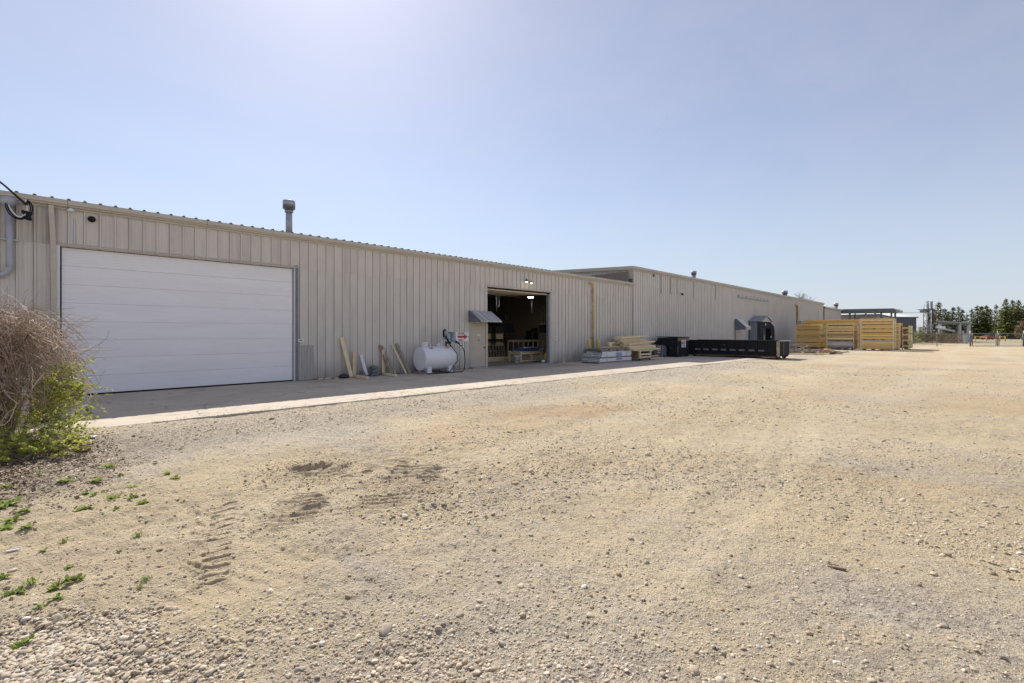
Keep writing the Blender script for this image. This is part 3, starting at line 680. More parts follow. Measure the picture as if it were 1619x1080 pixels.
# ---- big sectional door
j = MB().box(D1[0]-.075, D1[0], WALL-.05, WALL+.16, .03, DTOP+.05).box(D1[1]+.0, D1[1]+.035, WALL-.03, WALL+.16, .03, DTOP+.05)
j.build('door_jamb', WHITE, bld)
MB().box(D1[1]+.036, D1[1]+.12, WALL-.055, WALL+.0, .03, DTOP+.10).build('door_jamb', TRIMD, bld)
MB().prism([(WALL-.075, DTOP+.02), (WALL-.075, DTOP+.055), (WALL-.02, DTOP+.085), (WALL+.01, DTOP+.085), (WALL+.01, DTOP+.02)], 'x', D1[0]-.08, D1[1]+.14).build('door_head_trim', TRIM, bld)
MB().box(D1[0], D1[1], WALL+.01, WALL+.16, DTOP-.02, DTOP+.045).build('door_head', DARK, bld)
nsec = 8; hs = (DTOP-.07)/nsec
def section_mesh(L_):
    pr = [(0, 0)]; n = 6; z = .0
    pr = [(.008, 0.001), (0, .004)]
    for k in range(n):
        z0 = .004+k*(hs-.008)/n; z1 = .004+(k+1)*(hs-.008)/n
        pr += [(0, z0+.004), (0, z1-.006), (.007, z1-.003), (.007, z1-.001)]
    pr += [(0, hs-.004), (.008, hs-.001)]
    mb = MB(); vs = []; m = len(pr)
    for xx in (0, L_): vs += [(xx, yy, zz) for yy, zz in pr]
    back = [(xx, .05, zz) for xx in (0, L_) for zz in (.004, hs-.004)]
    fs = [(i, m+i, m+i+1, i+1) for i in range(m-1)]
    b = len(vs); vs += back
    fs += [(b, b+1, b+3, b+2), (0, b, b+2, m), (m-1, 2*m-1, b+3, b+1)]
    return mb.add(vs, fs).build('door_section', DOORW, link=False)
sm_ = section_mesh(D1[1]-D1[0]-.06)
gd = MB().box(D1[0]+.03, D1[1]-.03, WALL+.115, WALL+.135, .06, DTOP-.02).build('garage_door', DARK, bld)
for k in range(nsec): piece('door_section', sm_, gd, (D1[0]+.03, WALL+.058, .065+k*hs))
MB().box(D1[0]+.03, D1[1]-.03, WALL+.07, WALL+.114, .032, .062).build('bottom_seal', BLACK, gd)

MB().add([(.10, WALL-.0165, 4.66), (.135, WALL-.0165, 4.74), (.16, WALL-.0165, 4.64), (.175, WALL-.0165, 3.96), (.09, WALL-.0165, 3.96), (.10, WALL-.014, 4.66), (.135, WALL-.014, 4.74), (.16, WALL-.014, 4.64), (.175, WALL-.014, 3.96), (.09, WALL-.014, 3.96)], [(0, 1, 2, 3, 4), (9, 8, 7, 6, 5), (0, 5, 6, 1), (1, 6, 7, 2), (2, 7, 8, 3), (3, 8, 9, 4), (4, 9, 5, 0)]).build('sealant_drip', PLUM, bld)
# ---- person door
MB().box(PD[0], PD[0]+.06, WALL-.045, WALL+.1, .03, 2.14).box(PD[1]-.055, PD[1]+.075, WALL-.045, WALL+.12, .03, 2.14).box(PD[0]+.06, PD[1]-.055, WALL-.04, WALL+.1, 2.07, 2.135).build('door_frame', PDOOR, bld, bevel=.004)
dr = MB().box(PD[0]+.065, PD[1]-.06, WALL-.01, WALL+.035, .10, 2.065).build('door', PDOOR, bld, bevel=.003)
MB().tube([(PD[1]-.12, WALL-.012, 1.0), (PD[1]-.12, WALL-.06, 1.0)], .018).tube([(PD[1]-.10, WALL-.06, 1.0), (PD[1]-.22, WALL-.065, .99)], .011).lathe([(.033, 0), (.033, .012)], (PD[1]-.12, WALL-.023, 1.0), 'y').build('door_handle', BLACK, dr)
for z in (.35, 1.05, 1.8): MB().tube([(PD[0]+.066, WALL-.02, z-.05), (PD[0]+.066, WALL-.02, z+.05)], .012).build('hinge', STEEL, dr)
MB().box(13.86, 14.03, WALL-.014, WALL-.0105, 1.57, 1.63).build('door_notice', WHITE, dr)
MB().box(13.89, 13.99, WALL-.014, WALL-.0105, 1.40, 1.47).build('door_notice', GALV, dr)
MB().box(13.90, 13.985, WALL-.0145, WALL-.0105, 1.315, 1.37).build('door_notice', RED, dr)
MB().box(PD[0]+.0, PD[1]-.03, WALL-.16, WALL+.1, .031, .095).build('door_step', GALV, bld)

# ---- rust streaked hood over the person door
def hood(name, x0, x1, zt, zb, outd, lip, mt, par, d=.02):
    y0 = WALL-.04; 
    mb = MB().prism([(y0, zt), (y0-outd*.12, zt), (y0-outd, zb+lip), (y0-outd, zb+lip-d), (y0-outd*.12-d*.3, zt-d*1.4), (y0, zt-d*1.4)], 'x', x0+.002, x1-.002)
    o = mb.build(name, mt, par)
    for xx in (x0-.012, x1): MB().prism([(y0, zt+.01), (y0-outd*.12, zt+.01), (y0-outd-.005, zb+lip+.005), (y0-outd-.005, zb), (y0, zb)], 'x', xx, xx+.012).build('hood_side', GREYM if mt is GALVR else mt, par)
    MB().box(x0, x1, y0-outd-.006, y0-outd+.006, zb, zb+lip-d-.002).build('hood_lip', mt, par)
    return o
hd = thing('door_hood', 'rust-streaked galvanised hood over the beige side door', 'door hood', (13.3, WALL, 2.3))
hood('hood_panel', 13.32, 14.62, 2.72, 2.20, .86, .05, GALVR, hd)
for k in range(4): MB().obox((13.5+k*.32, WALL-.15, 2.735), (13.5+k*.32, WALL-.895, 2.27), .02, .018).build('seam', GALVR, hd)

# ---- open roll-up doorway
MB().box(OP[1]-.0, OP[1]+.02, WALL-.03, WALL+.20, .034, DTOP+.02).build('door_jamb', WHITE, bld)
MB().box(OP[1]+.021, OP[1]+.17, WALL-.05, WALL+.01, .034, DTOP+.08).build('door_jamb', TRIM, bld)
MB().box(OP[1]-.08, OP[1]-.002, WALL+.02, WALL+.20, .034, DTOP-.1).build('door_track', GALV, bld)
MB().box(OP[0]-.0, OP[0]+.012, WALL+.121, WALL+.2, .034, DTOP).build('door_track', GALV, bld)
MB().box(OP[0]-.06, OP[1]+.17, WALL-.06, WALL-.035, DTOP+.02, DTOP+.085).build('door_head_trim', TRIM, bld)
for k in range(5):   # raised door sections curling back under the roof
    t0, t1 = k*.52, k*.52+.50
    zf = lambda t: DTOP-.16+.04*math.cos(t*.5)+.055*t
    MB().obox((0, WALL+.12+t0, zf(t0)), (0, WALL+.12+t1, zf(t1)), .01, .045).v
    o = MB(); o.prism([(WALL+.12+t0, zf(t0)), (WALL+.12+t1, zf(t1)), (WALL+.12+t1, zf(t1)+.05), (WALL+.12+t0, zf(t0)+.05)], 'x', OP[0]+.02, OP[1]-.09)
    for q in range(4): o.box(OP[0]+.02, OP[1]-.09, WALL+.16+t0+q*.12, WALL+.20+t0+q*.12, zf(t0)-.012+.03*(q/4), zf(t0)+.02)
    o.build('door_section', mat('raised_door', (.62, .54, .42), (.54, .47, .36), rough=.6) if k == 0 else MATS['raised_door'], bld)
MB().tube([(OP[0]+.2, WALL+.6, 3.70), (OP[0]+1.2, WALL+.8, 3.66), (OP[0]+2.4, WALL+1.0, 3.67), (OP[0]+3.4, WALL+1.1, 3.66)], .014).build('cable', CHROME, bld)
for (x, z0) in ((15.35, 2.75), (17.95, 2.75)):
    MB().tube([(x+.15, WALL+.45, 3.7), (x+.15, WALL+.45, z0+.05)], .018).build('hanging_rod', CHROME, bld)
MB().tube([(15.72, WALL+.5, 3.7), (15.74, WALL+.5, 3.1), (15.68, WALL+.5, 3.02), (15.64, WALL+.5, 3.1)], .02).build('pull_chain', CHROME, bld)

# ---------------------------------------------------------------- taller building behind
B2 = 27.75; B2E = 82.6; E2 = 6.16
b2 = thing('metal_warehouse', 'taller pale grey ribbed-metal warehouse adjoining the far end of the tan one', 'warehouse', (B2, WALL, 0))
def long_cladding(x0, x1, z0, z1, lap, m, par, name='wall_panel', base=WALL, seg=.9144):
    x = x0
    while x < x1-.01:
        xe = min(x+seg, x1); mb = MB(); q = x
        while q < xe-.005:
            w_ = min(P, xe-q); s = strip_mb(0, w_, z0, z1, lap+.001); mb.add([(v[0]+q, v[1]+base, v[2]) for v in s.v], s.f); q += P
        mb.build(name, m, par); x = xe
long_cladding(B2+.04, B2E, .02, 5.05, 0, SID2, b2)
long_cladding(B2+.04, B2E, 5.02, E2, .006, SID2, b2)
for (xa, xb, za) in ((33.2, 33.9, 4.72), (37.2, 38.2, 4.62), (41.8, 42.6, 4.7), (51.2, 56.0, 4.78)):
    long_cladding(xa, xb, za, 5.5, .010, SID2, b2, 'patch_panel')
for xx in (31.6, 33.1, 34.2, 37.2, 41.7): MB().box(xx, xx+.035, WALL-.05, WALL-.036, 4.65, E2).build('open_seam', CORE, b2)
MB().box(B2+.05, B2E, WALL+.012, WALL+.2, -.3, 6.1).build('wall_core', CORE, b2)
MB().box(B2-.02, B2+.04, WALL-.06, WALL+.01, .0, E2).build('corner_trim', TRIM, b2)
# side wall above the lower roof, facing back to the camera
q = WALL+.02
while q < 44:
    zt = E2+(q-WALL)*SL; s = strip_mb(0, P, 4.6, zt-.02, 0)
    MB().add([(B2+.0+v[1], q+v[0], v[2]) for v in s.v], s.f).build('gable_panel', SID2, b2); q += P
MB().box(B2+.04, B2+.2, WALL+.2, 44, 4, 6.1).build('gable_core', CORE, b2)
MB().prism([(WALL-.0, 5.16), (30, 5.16+13.4*SL), (30, 5.42+13.4*SL), (WALL-.0, 5.42)], 'x', B2-.06, B2-.045).build('flashing', GREYM, b2)
def r2z(y): return 6.26+(y-WALL)*SL
r2 = MB().prism([(WALL-.15, 6.25), (44, r2z(44)), (44, r2z(44)-.12), (WALL-.15, 6.14)], 'x', B2-.15, B2E+.05).build('roof', ROOF, b2)
MB().prism([(WALL-.16, 6.27), (44, r2z(44)+.015), (44, r2z(44)-.24), (WALL-.16, 6.03)], 'x', B2-.19, B2-.155).build('rake_trim', TRIM, b2)
ORG[r2] = ORG[b2]
rib2 = MB().prism([(-.045, -.01), (-.02, .032), (.02, .032), (.045, -.01)], 'y', 0, 10); rib2.v = [(v[0], v[1], v[2]+v[1]*SL) for v in rib2.v]
rib2 = rib2.build('roof_rib', ROOF, link=False)
for i in range(178): piece('roof_rib', rib2, r2, (B2+.1+i*P, WALL-.18, 6.25))
x = B2-.15
while x < B2E:
    x1 = min(x+3.05, B2E+.05)
    MB().prism([(WALL-.05, 6.25), (WALL-.165, 6.245), (WALL-.175, 6.13), (WALL-.12, 6.10), (WALL-.12, 6.06), (WALL-.06, 6.03), (WALL-.06, 5.98), (WALL-.04, 5.98)], 'x', x+.003, x1-.003).build('eave_trim', TRIM, b2); x = x1

# third, slightly lower section and the covered bay beyond it
b3 = thing('metal_warehouse', 'last lower grey section of the long warehouse beside the open canopy', 'warehouse', (B2E, WALL, 0))
long_cladding(B2E+.06, 95.0, .02, 5.62, .05, SID2, b3)
MB().box(B2E+.0, B2E+.06, WALL-.12, WALL, 0, 5.8).build('corner_trim', CORE, b3)
MB().box(B2E+.06, 95.0, WALL+.02, WALL+.2, -.3, 5.6).build('wall_core', CORE, b3)
MB().prism([(WALL-.25, 5.72), (40, 6.9), (40, 6.8), (WALL-.25, 5.60)], 'x', B2E+.06, 96).build('roof', ROOF, b3)
MB().prism([(WALL-.27, 5.76), (WALL-.27, 5.58), (WALL-.12, 5.54), (WALL-.12, 5.76)], 'x', B2E+.06, 95.2).build('eave_trim', TRIM, b3)
MB().box(95, 95.2, WALL, 30, 0, 5.5).build('end_wall', SID2, b3)
# canopy on posts, projecting out from the wall
cn = thing('canopy', 'open dark-edged loading canopy on steel posts past the warehouse', 'canopy', (96, 12, 0))
MB().prism([(WALL+2, 5.25), (9.6, 5.12), (9.3, 5.3), (9.6, 5.72), (WALL+2, 5.86)], 'x', 95.4, 101).build('canopy_roof', STEEL, cn, bevel=.03)
MB().prism([(9.0, 5.55), (9.28, 5.28), (9.28, 5.12), (8.9, 5.2)], 'x', 95.2, 101.2).build('canopy_edge', GALV, cn)
MB().box(95.3, 95.39, 9.6, WALL+2, 5.16, 5.30).build('fascia', GREYM, cn)
for yy, xx in ((15.4, 95.8), (11.2, 95.8), (9.9, 95.8), (15.4, 100.6), (9.9, 100.6)):
    MB().box(xx-.12, xx+.12, yy-.12, yy+.12, 0, 5.15).build('post', STEEL, cn)
for (a, b) in (((95.8, 15.3, 3.6), (95.8, 13.0, 5.1)), ((95.8, 9.95, 3.4), (95.8, 12.2, 5.1))): MB().obox(a, b, .1, .12).build('brace', STEEL, cn)
b4 = thing('shed', 'pale grey wall of the low shed under and behind the canopy', 'shed', (105, 14, 0))
MB().box(103, 118, 12.6, 24, 0, 5.0).build('wall', LIGHTW, b4)
MB().box(103-.3, 118, 12.3, 24, 5.0, 5.12).build('roof', STEEL, b4)
b5 = thing('metal_shed', 'slate-blue metal shed with a white roof behind the lumber stacks', 'shed', (115, 6, 0))
# shed face runs square to the view
ca, sa = math.cos(R(-44.3)), math.sin(R(-44.3))
def cam2w(X, Z, z): return (X*.7158+Z*.6984, -X*.6984+Z*.7158, z)
def shed_box(X0, X1, Z0, Z1, z0, z1, name, m, par):
    vs = [cam2w(X, Z, z) for z in (z0, z1) for Z in (Z0, Z1) for X in (X0, X1)]
    return MB().add(vs, [(0, 2, 3, 1), (4, 5, 7, 6), (0, 1, 5, 4), (2, 6, 7, 3), (0, 4, 6, 2), (1, 3, 7, 5)]).build(name, m, par)
shed_box(80, 104.8, 118, 140, -.3, 5.75, 'wall', SHED, b5)
for k in range(40): shed_box(86+k*.47, 86.12+k*.47, 117.93, 117.999, 0, 5.7, 'wall_rib', SHED, b5)
shed_box(79.7, 105.1, 117.7, 117.92, 5.68, 5.98, 'eave_trim', TRIMD, b5)
vs = [cam2w(X, Z, z) for X in (79.7, 105.1) for (Z, z) in ((117.7, 5.99), (129, 7.55), (140.2, 5.99), (129, 7.45))]
MB().add(vs, [(0, 1, 2, 3), (4, 7, 6, 5), (0, 4, 5, 1), (1, 5, 6, 2), (2, 6, 7, 3), (3, 7, 4, 0)]).build('roof', SHEDR, b5)

# ---------------------------------------------------------------- vents on the roofs
def flue(name, label, x, y, z0, zt, r, rc, hc):
    t = thing(name, label, 'roof flue', (x, y, z0), 'flues standing on the warehouse roofs')
    MB().lathe([(r, 0), (r, zt-hc*.75-z0)], (x, y, z0)).build('pipe', GALV, t)
    MB().lathe([(r*1.5, 0), (r*1.5, .12), (r*1.1, .22)], (x, y, z0)).build('flashing', GALV, t)
    mb = MB().lathe([(rc*.55, zt-hc*1.25), (rc*.98, zt-hc*.95), (rc, zt-hc), (rc, zt), (rc*.9, zt+.01), (rc*.2, zt+.03)], (x, y, 0))
    mb.build('cap', GALV, t)
    MB().lathe([(r*1.25, zt-hc*1.45), (r*1.3, zt-hc*1.2)], (x, y, 0)).build('collar', GALV, t)
    return t
def wall_x(px): 
    u = (px-809.5)/720; return WALL*(u*.7158+.6984)/(.7158-.6984*u)
def at(px, y):
    """x on the plane at depth-into-building y seen at image column px"""
    u = (px-809.5)/720; return y*(u*.7158+.6984)/(.7158-.6984*u)
def zat(px, py, y):
    u = (px-809.5)/720; return CAMZ+(527-py)*y/(.7158-.6984*u)/720
flue('roof_flue', 'tall galvanised flue with a round cap on the near roof', at(457, 18.2), 18.2, roof_z(18.2)-.1, zat(457, 318, 18.2), .115, .215, .30)
flue('roof_flue', 'short flue with a cap midway along the taller roof', at(1097, 18.5), 18.5, r2z(18.5)-.1, zat(1097, 429, 18.5), .17, .24, .3)
flue('roof_flue', 'short flue in front of the bare tree', at(1241, 18.5), 18.5, r2z(18.5)-.1, zat(1241, 461, 18.5)+.1, .22, .34, .45)
flue('roof_flue', 'farthest little flue near the end of the roof line', at(1322, 19), 19, r2z(19)-.5, zat(1322, 480.2, 19)+.1, .26, .38, .5)

# ---------------------------------------------------------------- fittings on the wall
t = thing('camera_dome', 'small round black fitting high above the white roll-up door', 'wall fitting', (.46, WALL, 4.72))
MB().lathe([(.075, 0), (.075, .02)], (.46, WALL-.03, 4.72), 'y').build('base_plate', STEEL, t)
MB().lathe([(.02, -.12), (.055, -.10), (.078, -.06), (.08, -.0)], (.46, WALL-.03, 4.72), 'y').build('dome', BLACK, t)
t = thing('wall_light', 'little white lamp fitting under the eave near the downspout', 'wall light', (.03, WALL, 4.86))
MB().lathe([(.06, -.03), (.075, 0), (.03, .05)], (.06, WALL-.16, 4.86)).build('lamp_shade', WHITE, t, )
MB().tube([(.06, WALL-.16, 4.90), (.06, WALL-.02, 4.93)], .02).build('arm', WHITE, t)
t = thing('floodlight', 'twin lit floodlight above the open doorway', 'floodlight', (17.1, WALL, 4.35))
MB().box(17.08, 17.2, WALL-.06, WALL, 4.30, 4.42).build('base_box', STEEL, t)
MB().tube([(17.12, WALL-.06, 4.38), (17.0, WALL-.22, 4.44)], .02).build('arm', STEEL, t); MB().tube([(17.14, WALL-.06, 4.36), (17.32, WALL-.2, 4.36)], .02).build('arm', STEEL, t)
MB().lathe([(.03, .1), (.06, .06), (.075, -.05)], (16.98, WALL-.24, 4.40)).build('lamp_head', STEEL, t); MB().lathe([(.03, .1), (.055, .06), (.068, -.04)], (17.36, WALL-.22, 4.35)).build('lamp_head', GALV, t)
MB().lathe([(.068, -.056), (.05, -.085), (.02, -.1)], (16.98, WALL-.24, 4.40)).build('bulb', LAMPW, t); MB().lathe([(.06, -.046), (.03, -.07)], (17.36, WALL-.22, 4.35)).build('bulb', LAMPW, t)
t = thing('camera', 'small black camera under the eave of the taller warehouse', 'security camera', (34.9, WALL, 4.75))
MB().box(34.85, 34.95, WALL-.1, WALL-.03, 4.78, 4.86).build('mount', BLACK, t); MB().tube([(34.9, WALL-.08, 4.80), (34.92, WALL-.22, 4.76)], .07).build('body', BLACK, t)
t = thing('camera', 'tiny dark fitting just below the eave corner of the taller building', 'wall fitting', (30.5, WALL, 5.9))
MB().box(30.45, 30.55, WALL-.12, WALL-.03, 5.78, 5.95).tube([(30.5, WALL-.08, 5.95), (30.5, WALL-.08, 6.0)], .02).build('body', STEEL, t)

def sign_plate(name, label, x0, x1, z0, z1, cat='sign'):
    t = thing(name, label, cat, ((x0+x1)/2, WALL, (z0+z1)/2))
    MB().box(x0, x1, WALL-.048, WALL-.040, z0, z1).build('plate', WHITE, t, bevel=.002)
    return t
t = sign_plate('door_bell_sign', 'white sign with red arrow reading DOOR BELL beside the side door', 12.56, 13.31, 1.30, 1.74)
def words(txt, sz, x, y, z, m, par, sx=1., name='lettering'):
    me = text_mesh(txt, sz); me.materials.clear(); me.materials.append(m)
    o = piece(name, me, par, (x, y, z), (R(90), 0, 0)); o.scale = (sx, 1, 1); return o
words('DOOR', .135, 12.86, WALL-.051, 1.665, RED, t, .95); words('BELL', .135, 12.86, WALL-.051, 1.365, RED, t, .95)
MB().prism([(12.67, 1.47), (13.04, 1.47), (13.04, 1.395), (13.24, 1.52), (13.04, 1.645), (13.04, 1.57), (12.67, 1.57)], 'y', WALL-.052, WALL-.049).build('arrow', RED, t)
MB().lathe([(.02, 0), (.02, .016)], (13.275, WALL-.066, 1.52), 'y').build('bell_button', BLACK, t)
def mini_sign(label, x0, x1, z0, z1, marks, grp='small white plaques on the wall'):
    t = sign_plate('plaque', label, x0, x1, z0, z1, 'plaque'); t['group'] = grp
    w_, h_ = x1-x0, z1-z0; mb = MB()
    for (a, b, c, d) in marks: mb.box(x0+a*w_, x0+b*w_, WALL-.051, WALL-.0485, z0+c*h_, z0+d*h_)
    mb.build('print', INK, t)
mini_sign('small white plaque under the arrow sign', 12.80, 13.04, 1.03, 1.27, [(.25, .75, .74, .84), (.2, .8, .42, .5), (.44, .56, .16, .7)])
mini_sign('small white plaque right of the white roll-up door', 5.72, 5.93, 1.37, 1.49, [(.2, .8, .36, .58), (.3, .7, .8, .9)])
mini_sign('small white plaque right of the open doorway', 19.42, 19.66, 1.32, 1.50, [(.2, .42, .55, .8), (.58, .8, .55, .8), (.2, .42, .2, .42), (.58, .8, .2, .42)])

# corrugated offcut propped at the foot of the wall
t = thing('metal_offcut', 'waist-high corrugated metal offcut fixed at the foot of the wall', 'metal sheet', (6.0, WALL, 0))
vs = []; nn = 33
for z in (.04, 1.26):
    for k in range(nn+1):
        xx = 5.74+.50*k/nn; ph = (k % 6); vs.append((xx, WALL-.05-(.0 if ph in (0, 1, 2) else .022), z))
MB().add(vs+[(v[0], v[1]+.004, v[2]) for v in vs], [(i, i+1, nn+2+i, nn+1+i) for i in range(nn)]+[(2*nn+2+i+1, 2*nn+2+i, 3*nn+3+i, 3*nn+4+i) for i in range(nn)]).build('sheet', mat('worn_grey_sheet', (.46, .44, .42), (.37, .36, .34), rough=.5, nscale=5, stretch=(3, 3, .4)), t)
for k, x in enumerate((5.79, 5.92, 6.06, 6.2)): MB().lathe([(.008, 0), (.008, .01)], (x, WALL-.085, 1.2), 'y', n=6).build('screw', GALV, t)

# electric service entry at the left end
t = thing('service_mast', 'grey conduit with a weatherhead and looped cables at the left end of the wall', 'conduit', (-1.0, WALL, 3))
MB().tube([(-1.02, WALL-.12, 4.80), (-1.0, WALL-.12, 3.32), (-1.01, WALL-.12, 3.24), (-1.06, WALL-.12, 3.16), (-1.14, WALL-.12, 3.09), (-2.0, WALL-.12, 2.72)], .062, n=12).build('conduit', PLUM, t)
MB().tube([(-1.0, WALL-.12, 3.42), (-1.0, WALL-.12, 3.30)], .068, n=12).tube([(-1.16, WALL-.12, 3.085), (-1.25, WALL-.12, 3.045)], .068, n=12).build('coupling', PLUM, t)
MB().lathe([(.075, -.12), (.14, -.02), (.15, .03), (.11, .10), (.04, .13)], (-1.03, WALL-.16, 4.86)).build('weatherhead', PLUM, t)
MB().box(-1.16, -.86, WALL-.13, WALL-.04, 3.94, 3.975).build('strap', GALV, t)
def loop(p, q, dip, out, n=14, side=.0):
    pts = []
    for i in range(n+1):
        s = i/n; v = Vector(p).lerp(Vector(q), s); a = math.sin(math.pi*s); pts.append((v.x+side*a, v.y-out*a, v.z-dip*a))
    return pts
t2 = thing('service_cable', 'black and pale service cables drooping from the sky to the weatherhead', 'cable', (-.9, WALL-.3, 4.8))
hk = (-.72, WALL-.45, 4.78)
for k, (dy, dz) in enumerate(((0, 0), (.02, .012), (-.015, .02))):
    MB().tube([(hk[0]+dz, hk[1]+dy, hk[2]+dz), (-1.0, 15.1, 4.95+dz), (-1.6, 13.4, 5.25), (-3.0, 10, 5.75), (-9, -2, 6.9)], .013, n=6).build('cable', BLACK if k != 1 else GREYM, t2)
def wp(px, py, y=WALL-.42): return (at(px, y), y, zat(px, py, y))
def smooth(ps, n=5):
    ps = [Vector(p) for p in ps]; out = []
    for i in range(len(ps)-1):
        p0, p1, p2, p3 = ps[max(i-1, 0)], ps[i], ps[i+1], ps[min(i+2, len(ps)-1)]
        for k in range(n):
            t_ = k/n; out.append(.5*((2*p1)+(p2-p0)*t_+(2*p0-5*p1+4*p2-p3)*t_*t_+(3*p1-p0-3*p2+p3)*t_**3))
    return out+[ps[-1]]
for (pp, r_, m_c) in (((hk, wp(46, 318), wp(51, 327), wp(50, 337), wp(43, 345), wp(31, 346), wp(21, 340), wp(14, 331), wp(11, 321, WALL-.2)), .014, BLACK),
                    ((hk, wp(41, 317), wp(43, 328), wp(41, 338), wp(33, 343), wp(26, 341), wp(17, 331), wp(13, 321, WALL-.2)), .017, PVC),
                    ((hk, wp(44, 316), wp(48, 328), wp(46, 339), wp(38, 346), wp(27, 346), wp(15, 338), wp(9, 326), wp(9, 320, WALL-.2)), .012, BLACK),
                    ((wp(44, 340), wp(36, 345), wp(24, 342), wp(16, 334), wp(12, 321, WALL-.2)), .014, BLACK)):
    MB().tube(smooth(pp), r_, n=6).build('cable', m_c, t2)
m_ = MB(); 
for k in range(7): 
    sp_ = wp(44, 339); c_ = Vector((sp_[0]+random.uniform(-.05, .05), sp_[1]+random.uniform(-.04, .04), sp_[2]+random.uniform(-.06, .06))); dlt = Vector((random.uniform(-.08, .08), random.uniform(-.04, .04), random.uniform(-.08, .08)))
    m_.tube([c_-dlt, c_+dlt], .035, n=6)
m_.build('taped_splice', BLACK, t2)
MB().obox((hk[0]-.05, hk[1], hk[2]+.03), (hk[0]+.06, hk[1], hk[2]+.08), .03, .05).tube([hk, (-.70, WALL-.12, 4.93)], .012, n=6).build('insulator', BLACK, t2)

# yellow gas riser and bollards
t = thing('gas_riser', 'tall ochre gas pipe climbing the wall behind the pipe bundles', 'gas pipe', (22.9, WALL, 0))
MB().tube([(22.95, WALL-.13, .3), (22.95, WALL-.13, 4.62), (22.93, WALL-.12, 4.70), (22.83, WALL-.10, 4.72), (22.6, WALL-.10, 4.72)], .058, n=12).build('pipe', YELO, t)
for z in (1.4, 2.9, 4.2): MB().box(22.87, 23.03, WALL-.09, WALL-.035, z, z+.04).build('strap', STEEL, t)
MB().tube([(22.1, WALL-.18, .55), (22.5, WALL-.22, .55), (22.95, WALL-.15, .58)], .035).box(22.2, 22.45, WALL-.32, WALL-.1, .42, .70).tube([(22.3, WALL-.3, .75), (22.3, WALL-.3, .56)], .07).tube([(22.75, WALL-.22, .48), (22.75, WALL-.22, .72)], .05).build('meter', STEEL, t)
for (x, y, lb) in ((21.6, 15.75, 'yellow bollard nearer the open doorway, behind the white pipes'), (22.55, 15.75, 'yellow bollard right of the gas riser, behind the white pipes')):
    t = thing('bollard', lb, 'bollard', (x, y, 0), 'yellow bollards by the gas riser')
    h_ = 1.28
    MB().lathe([(.085, 0), (.085, h_-.05), (.07, h_-.015), (.03, h_)], (x, y, .03)).build('post', YEL, t); MB().lathe([(.13, 0), (.12, .03)], (x, y, .03)).build('footing', CONCB, t)

# rails, hoods and dock shelter on the taller building
t = thing('sliding_door_rail', 'long galvanised sliding-door rail high on the taller warehouse', 'door rail', (51, WALL, 5.3))
MB().box(47.0, 56.3, WALL-.17, WALL-.07, 5.24, 5.36).build('rail', GALV, t)
for k in range(9): MB().box(47.2+k*1.1, 47.28+k*1.1, WALL-.069, WALL-.03, 5.2, 5.48).build('bracket', STEEL, t)
t = thing('pipe_rail', 'thin pipe rail on the wall above the left lumber stack', 'pipe', (71, WALL, 2.9))
MB().tube([(67.9, WALL-.2, 3.1), (74.5, WALL-.25, 2.95)], .07).build('pipe', GALV, t)
for x in (69, 71, 73): MB().box(x, x+.1, WALL-.25, WALL-.03, 2.98, 3.3).build('bracket', STEEL, t)
t = thing('gas_riser', 'second ochre pipe on the far wall above the lumber', 'gas pipe', (67.7, WALL, 0))
MB().tube([(67.0, WALL-.12, 5.3), (67.5, WALL-.15, 5.34), (67.75, WALL-.16, 5.2), (67.75, WALL-.16, .1)], .11, n=10).build('pipe', YELO, t)
MB().tube([(67.75, WALL-.16, 3.2), (67.75, WALL-.16, 3.35)], .15, n=10).build('coupling', YELO, t)
t = thing('door_hood', 'plain grey hood with a lit-toned lip over a narrow far door', 'door hood', (46.6, WALL, 2.5))
y0 = WALL-.04
MB().prism([(y0, 3.05), (y0-.2, 3.05), (y0-1.0, 2.28), (y0-1.0, 2.02), (y0, 2.02)], 'x', 46.3, 46.34).build('hood_side', GREYM, t)
MB().prism([(y0, 3.06), (y0-.21, 3.06), (y0-1.02, 2.29), (y0-1.02, 2.24), (y0-.2, 2.98), (y0, 2.98)], 'x', 46.345, 47.6).build('hood_panel', SID2, t)
MB().box(46.345, 47.6, y0-1.03, y0-1.0, 2.02, 2.235).build('hood_lip', TRIM, t)  # tan lip colour stands in for light falling on it
t = thing('side_door', 'narrow beige door below the plain grey hood', 'door', (46.9, WALL, 0))
MB().box(46.45, 47.35, WALL-.06, WALL-.035, .0, 2.0).build('leaf', PDOOR, t); MB().box(46.36, 46.44, WALL-.08, WALL-.035, 0, 2.02).build('frame', STEEL, t)
MB().box(46.75, 46.95, WALL-.065, WALL-.061, .8, 1.0).build('notice', WHITE, t)
t = thing('dock_shelter', 'gabled grey dock shelter with black rubber curtains on the far wall', 'dock shelter', (51.8, WALL, 0))
q = 15.40
while q < WALL-.05:
    e_ = min(q+P, WALL-.04); MB().add([(50.2+v[1], q+v[0], v[2]) for v in strip_mb(0, e_-q, .0, 2.93, 0).v], strip_mb(0, e_-q, 0, 2.93, 0).f).build('side_panel', mat('blue_grey_siding', (.27, .30, .34), (.23, .255, .29), rough=.5) if q < 15.5 else MATS['blue_grey_siding'], t); q += P
MB().box(50.12, 50.2, 15.36, 15.42, 0, 2.95).box(50.12, 50.18, WALL-.09, WALL-.03, 0, 3.0).build('corner_trim', DARK, t)
MB().prism([(50.05, 2.93), (51.8, 3.5), (53.5, 2.93), (53.5, 2.86), (51.8, 3.42), (50.05, 2.86)], 'y', 15.25, WALL-.04).build('roof', MATS['blue_grey_siding'], t)
MB().prism([(50.2, 2.86), (51.8, 3.40), (53.4, 2.86)], 'y', 15.33, 15.38).build('gable', TRIM, t)  # tan here paints the light bounced up from the sunny ground
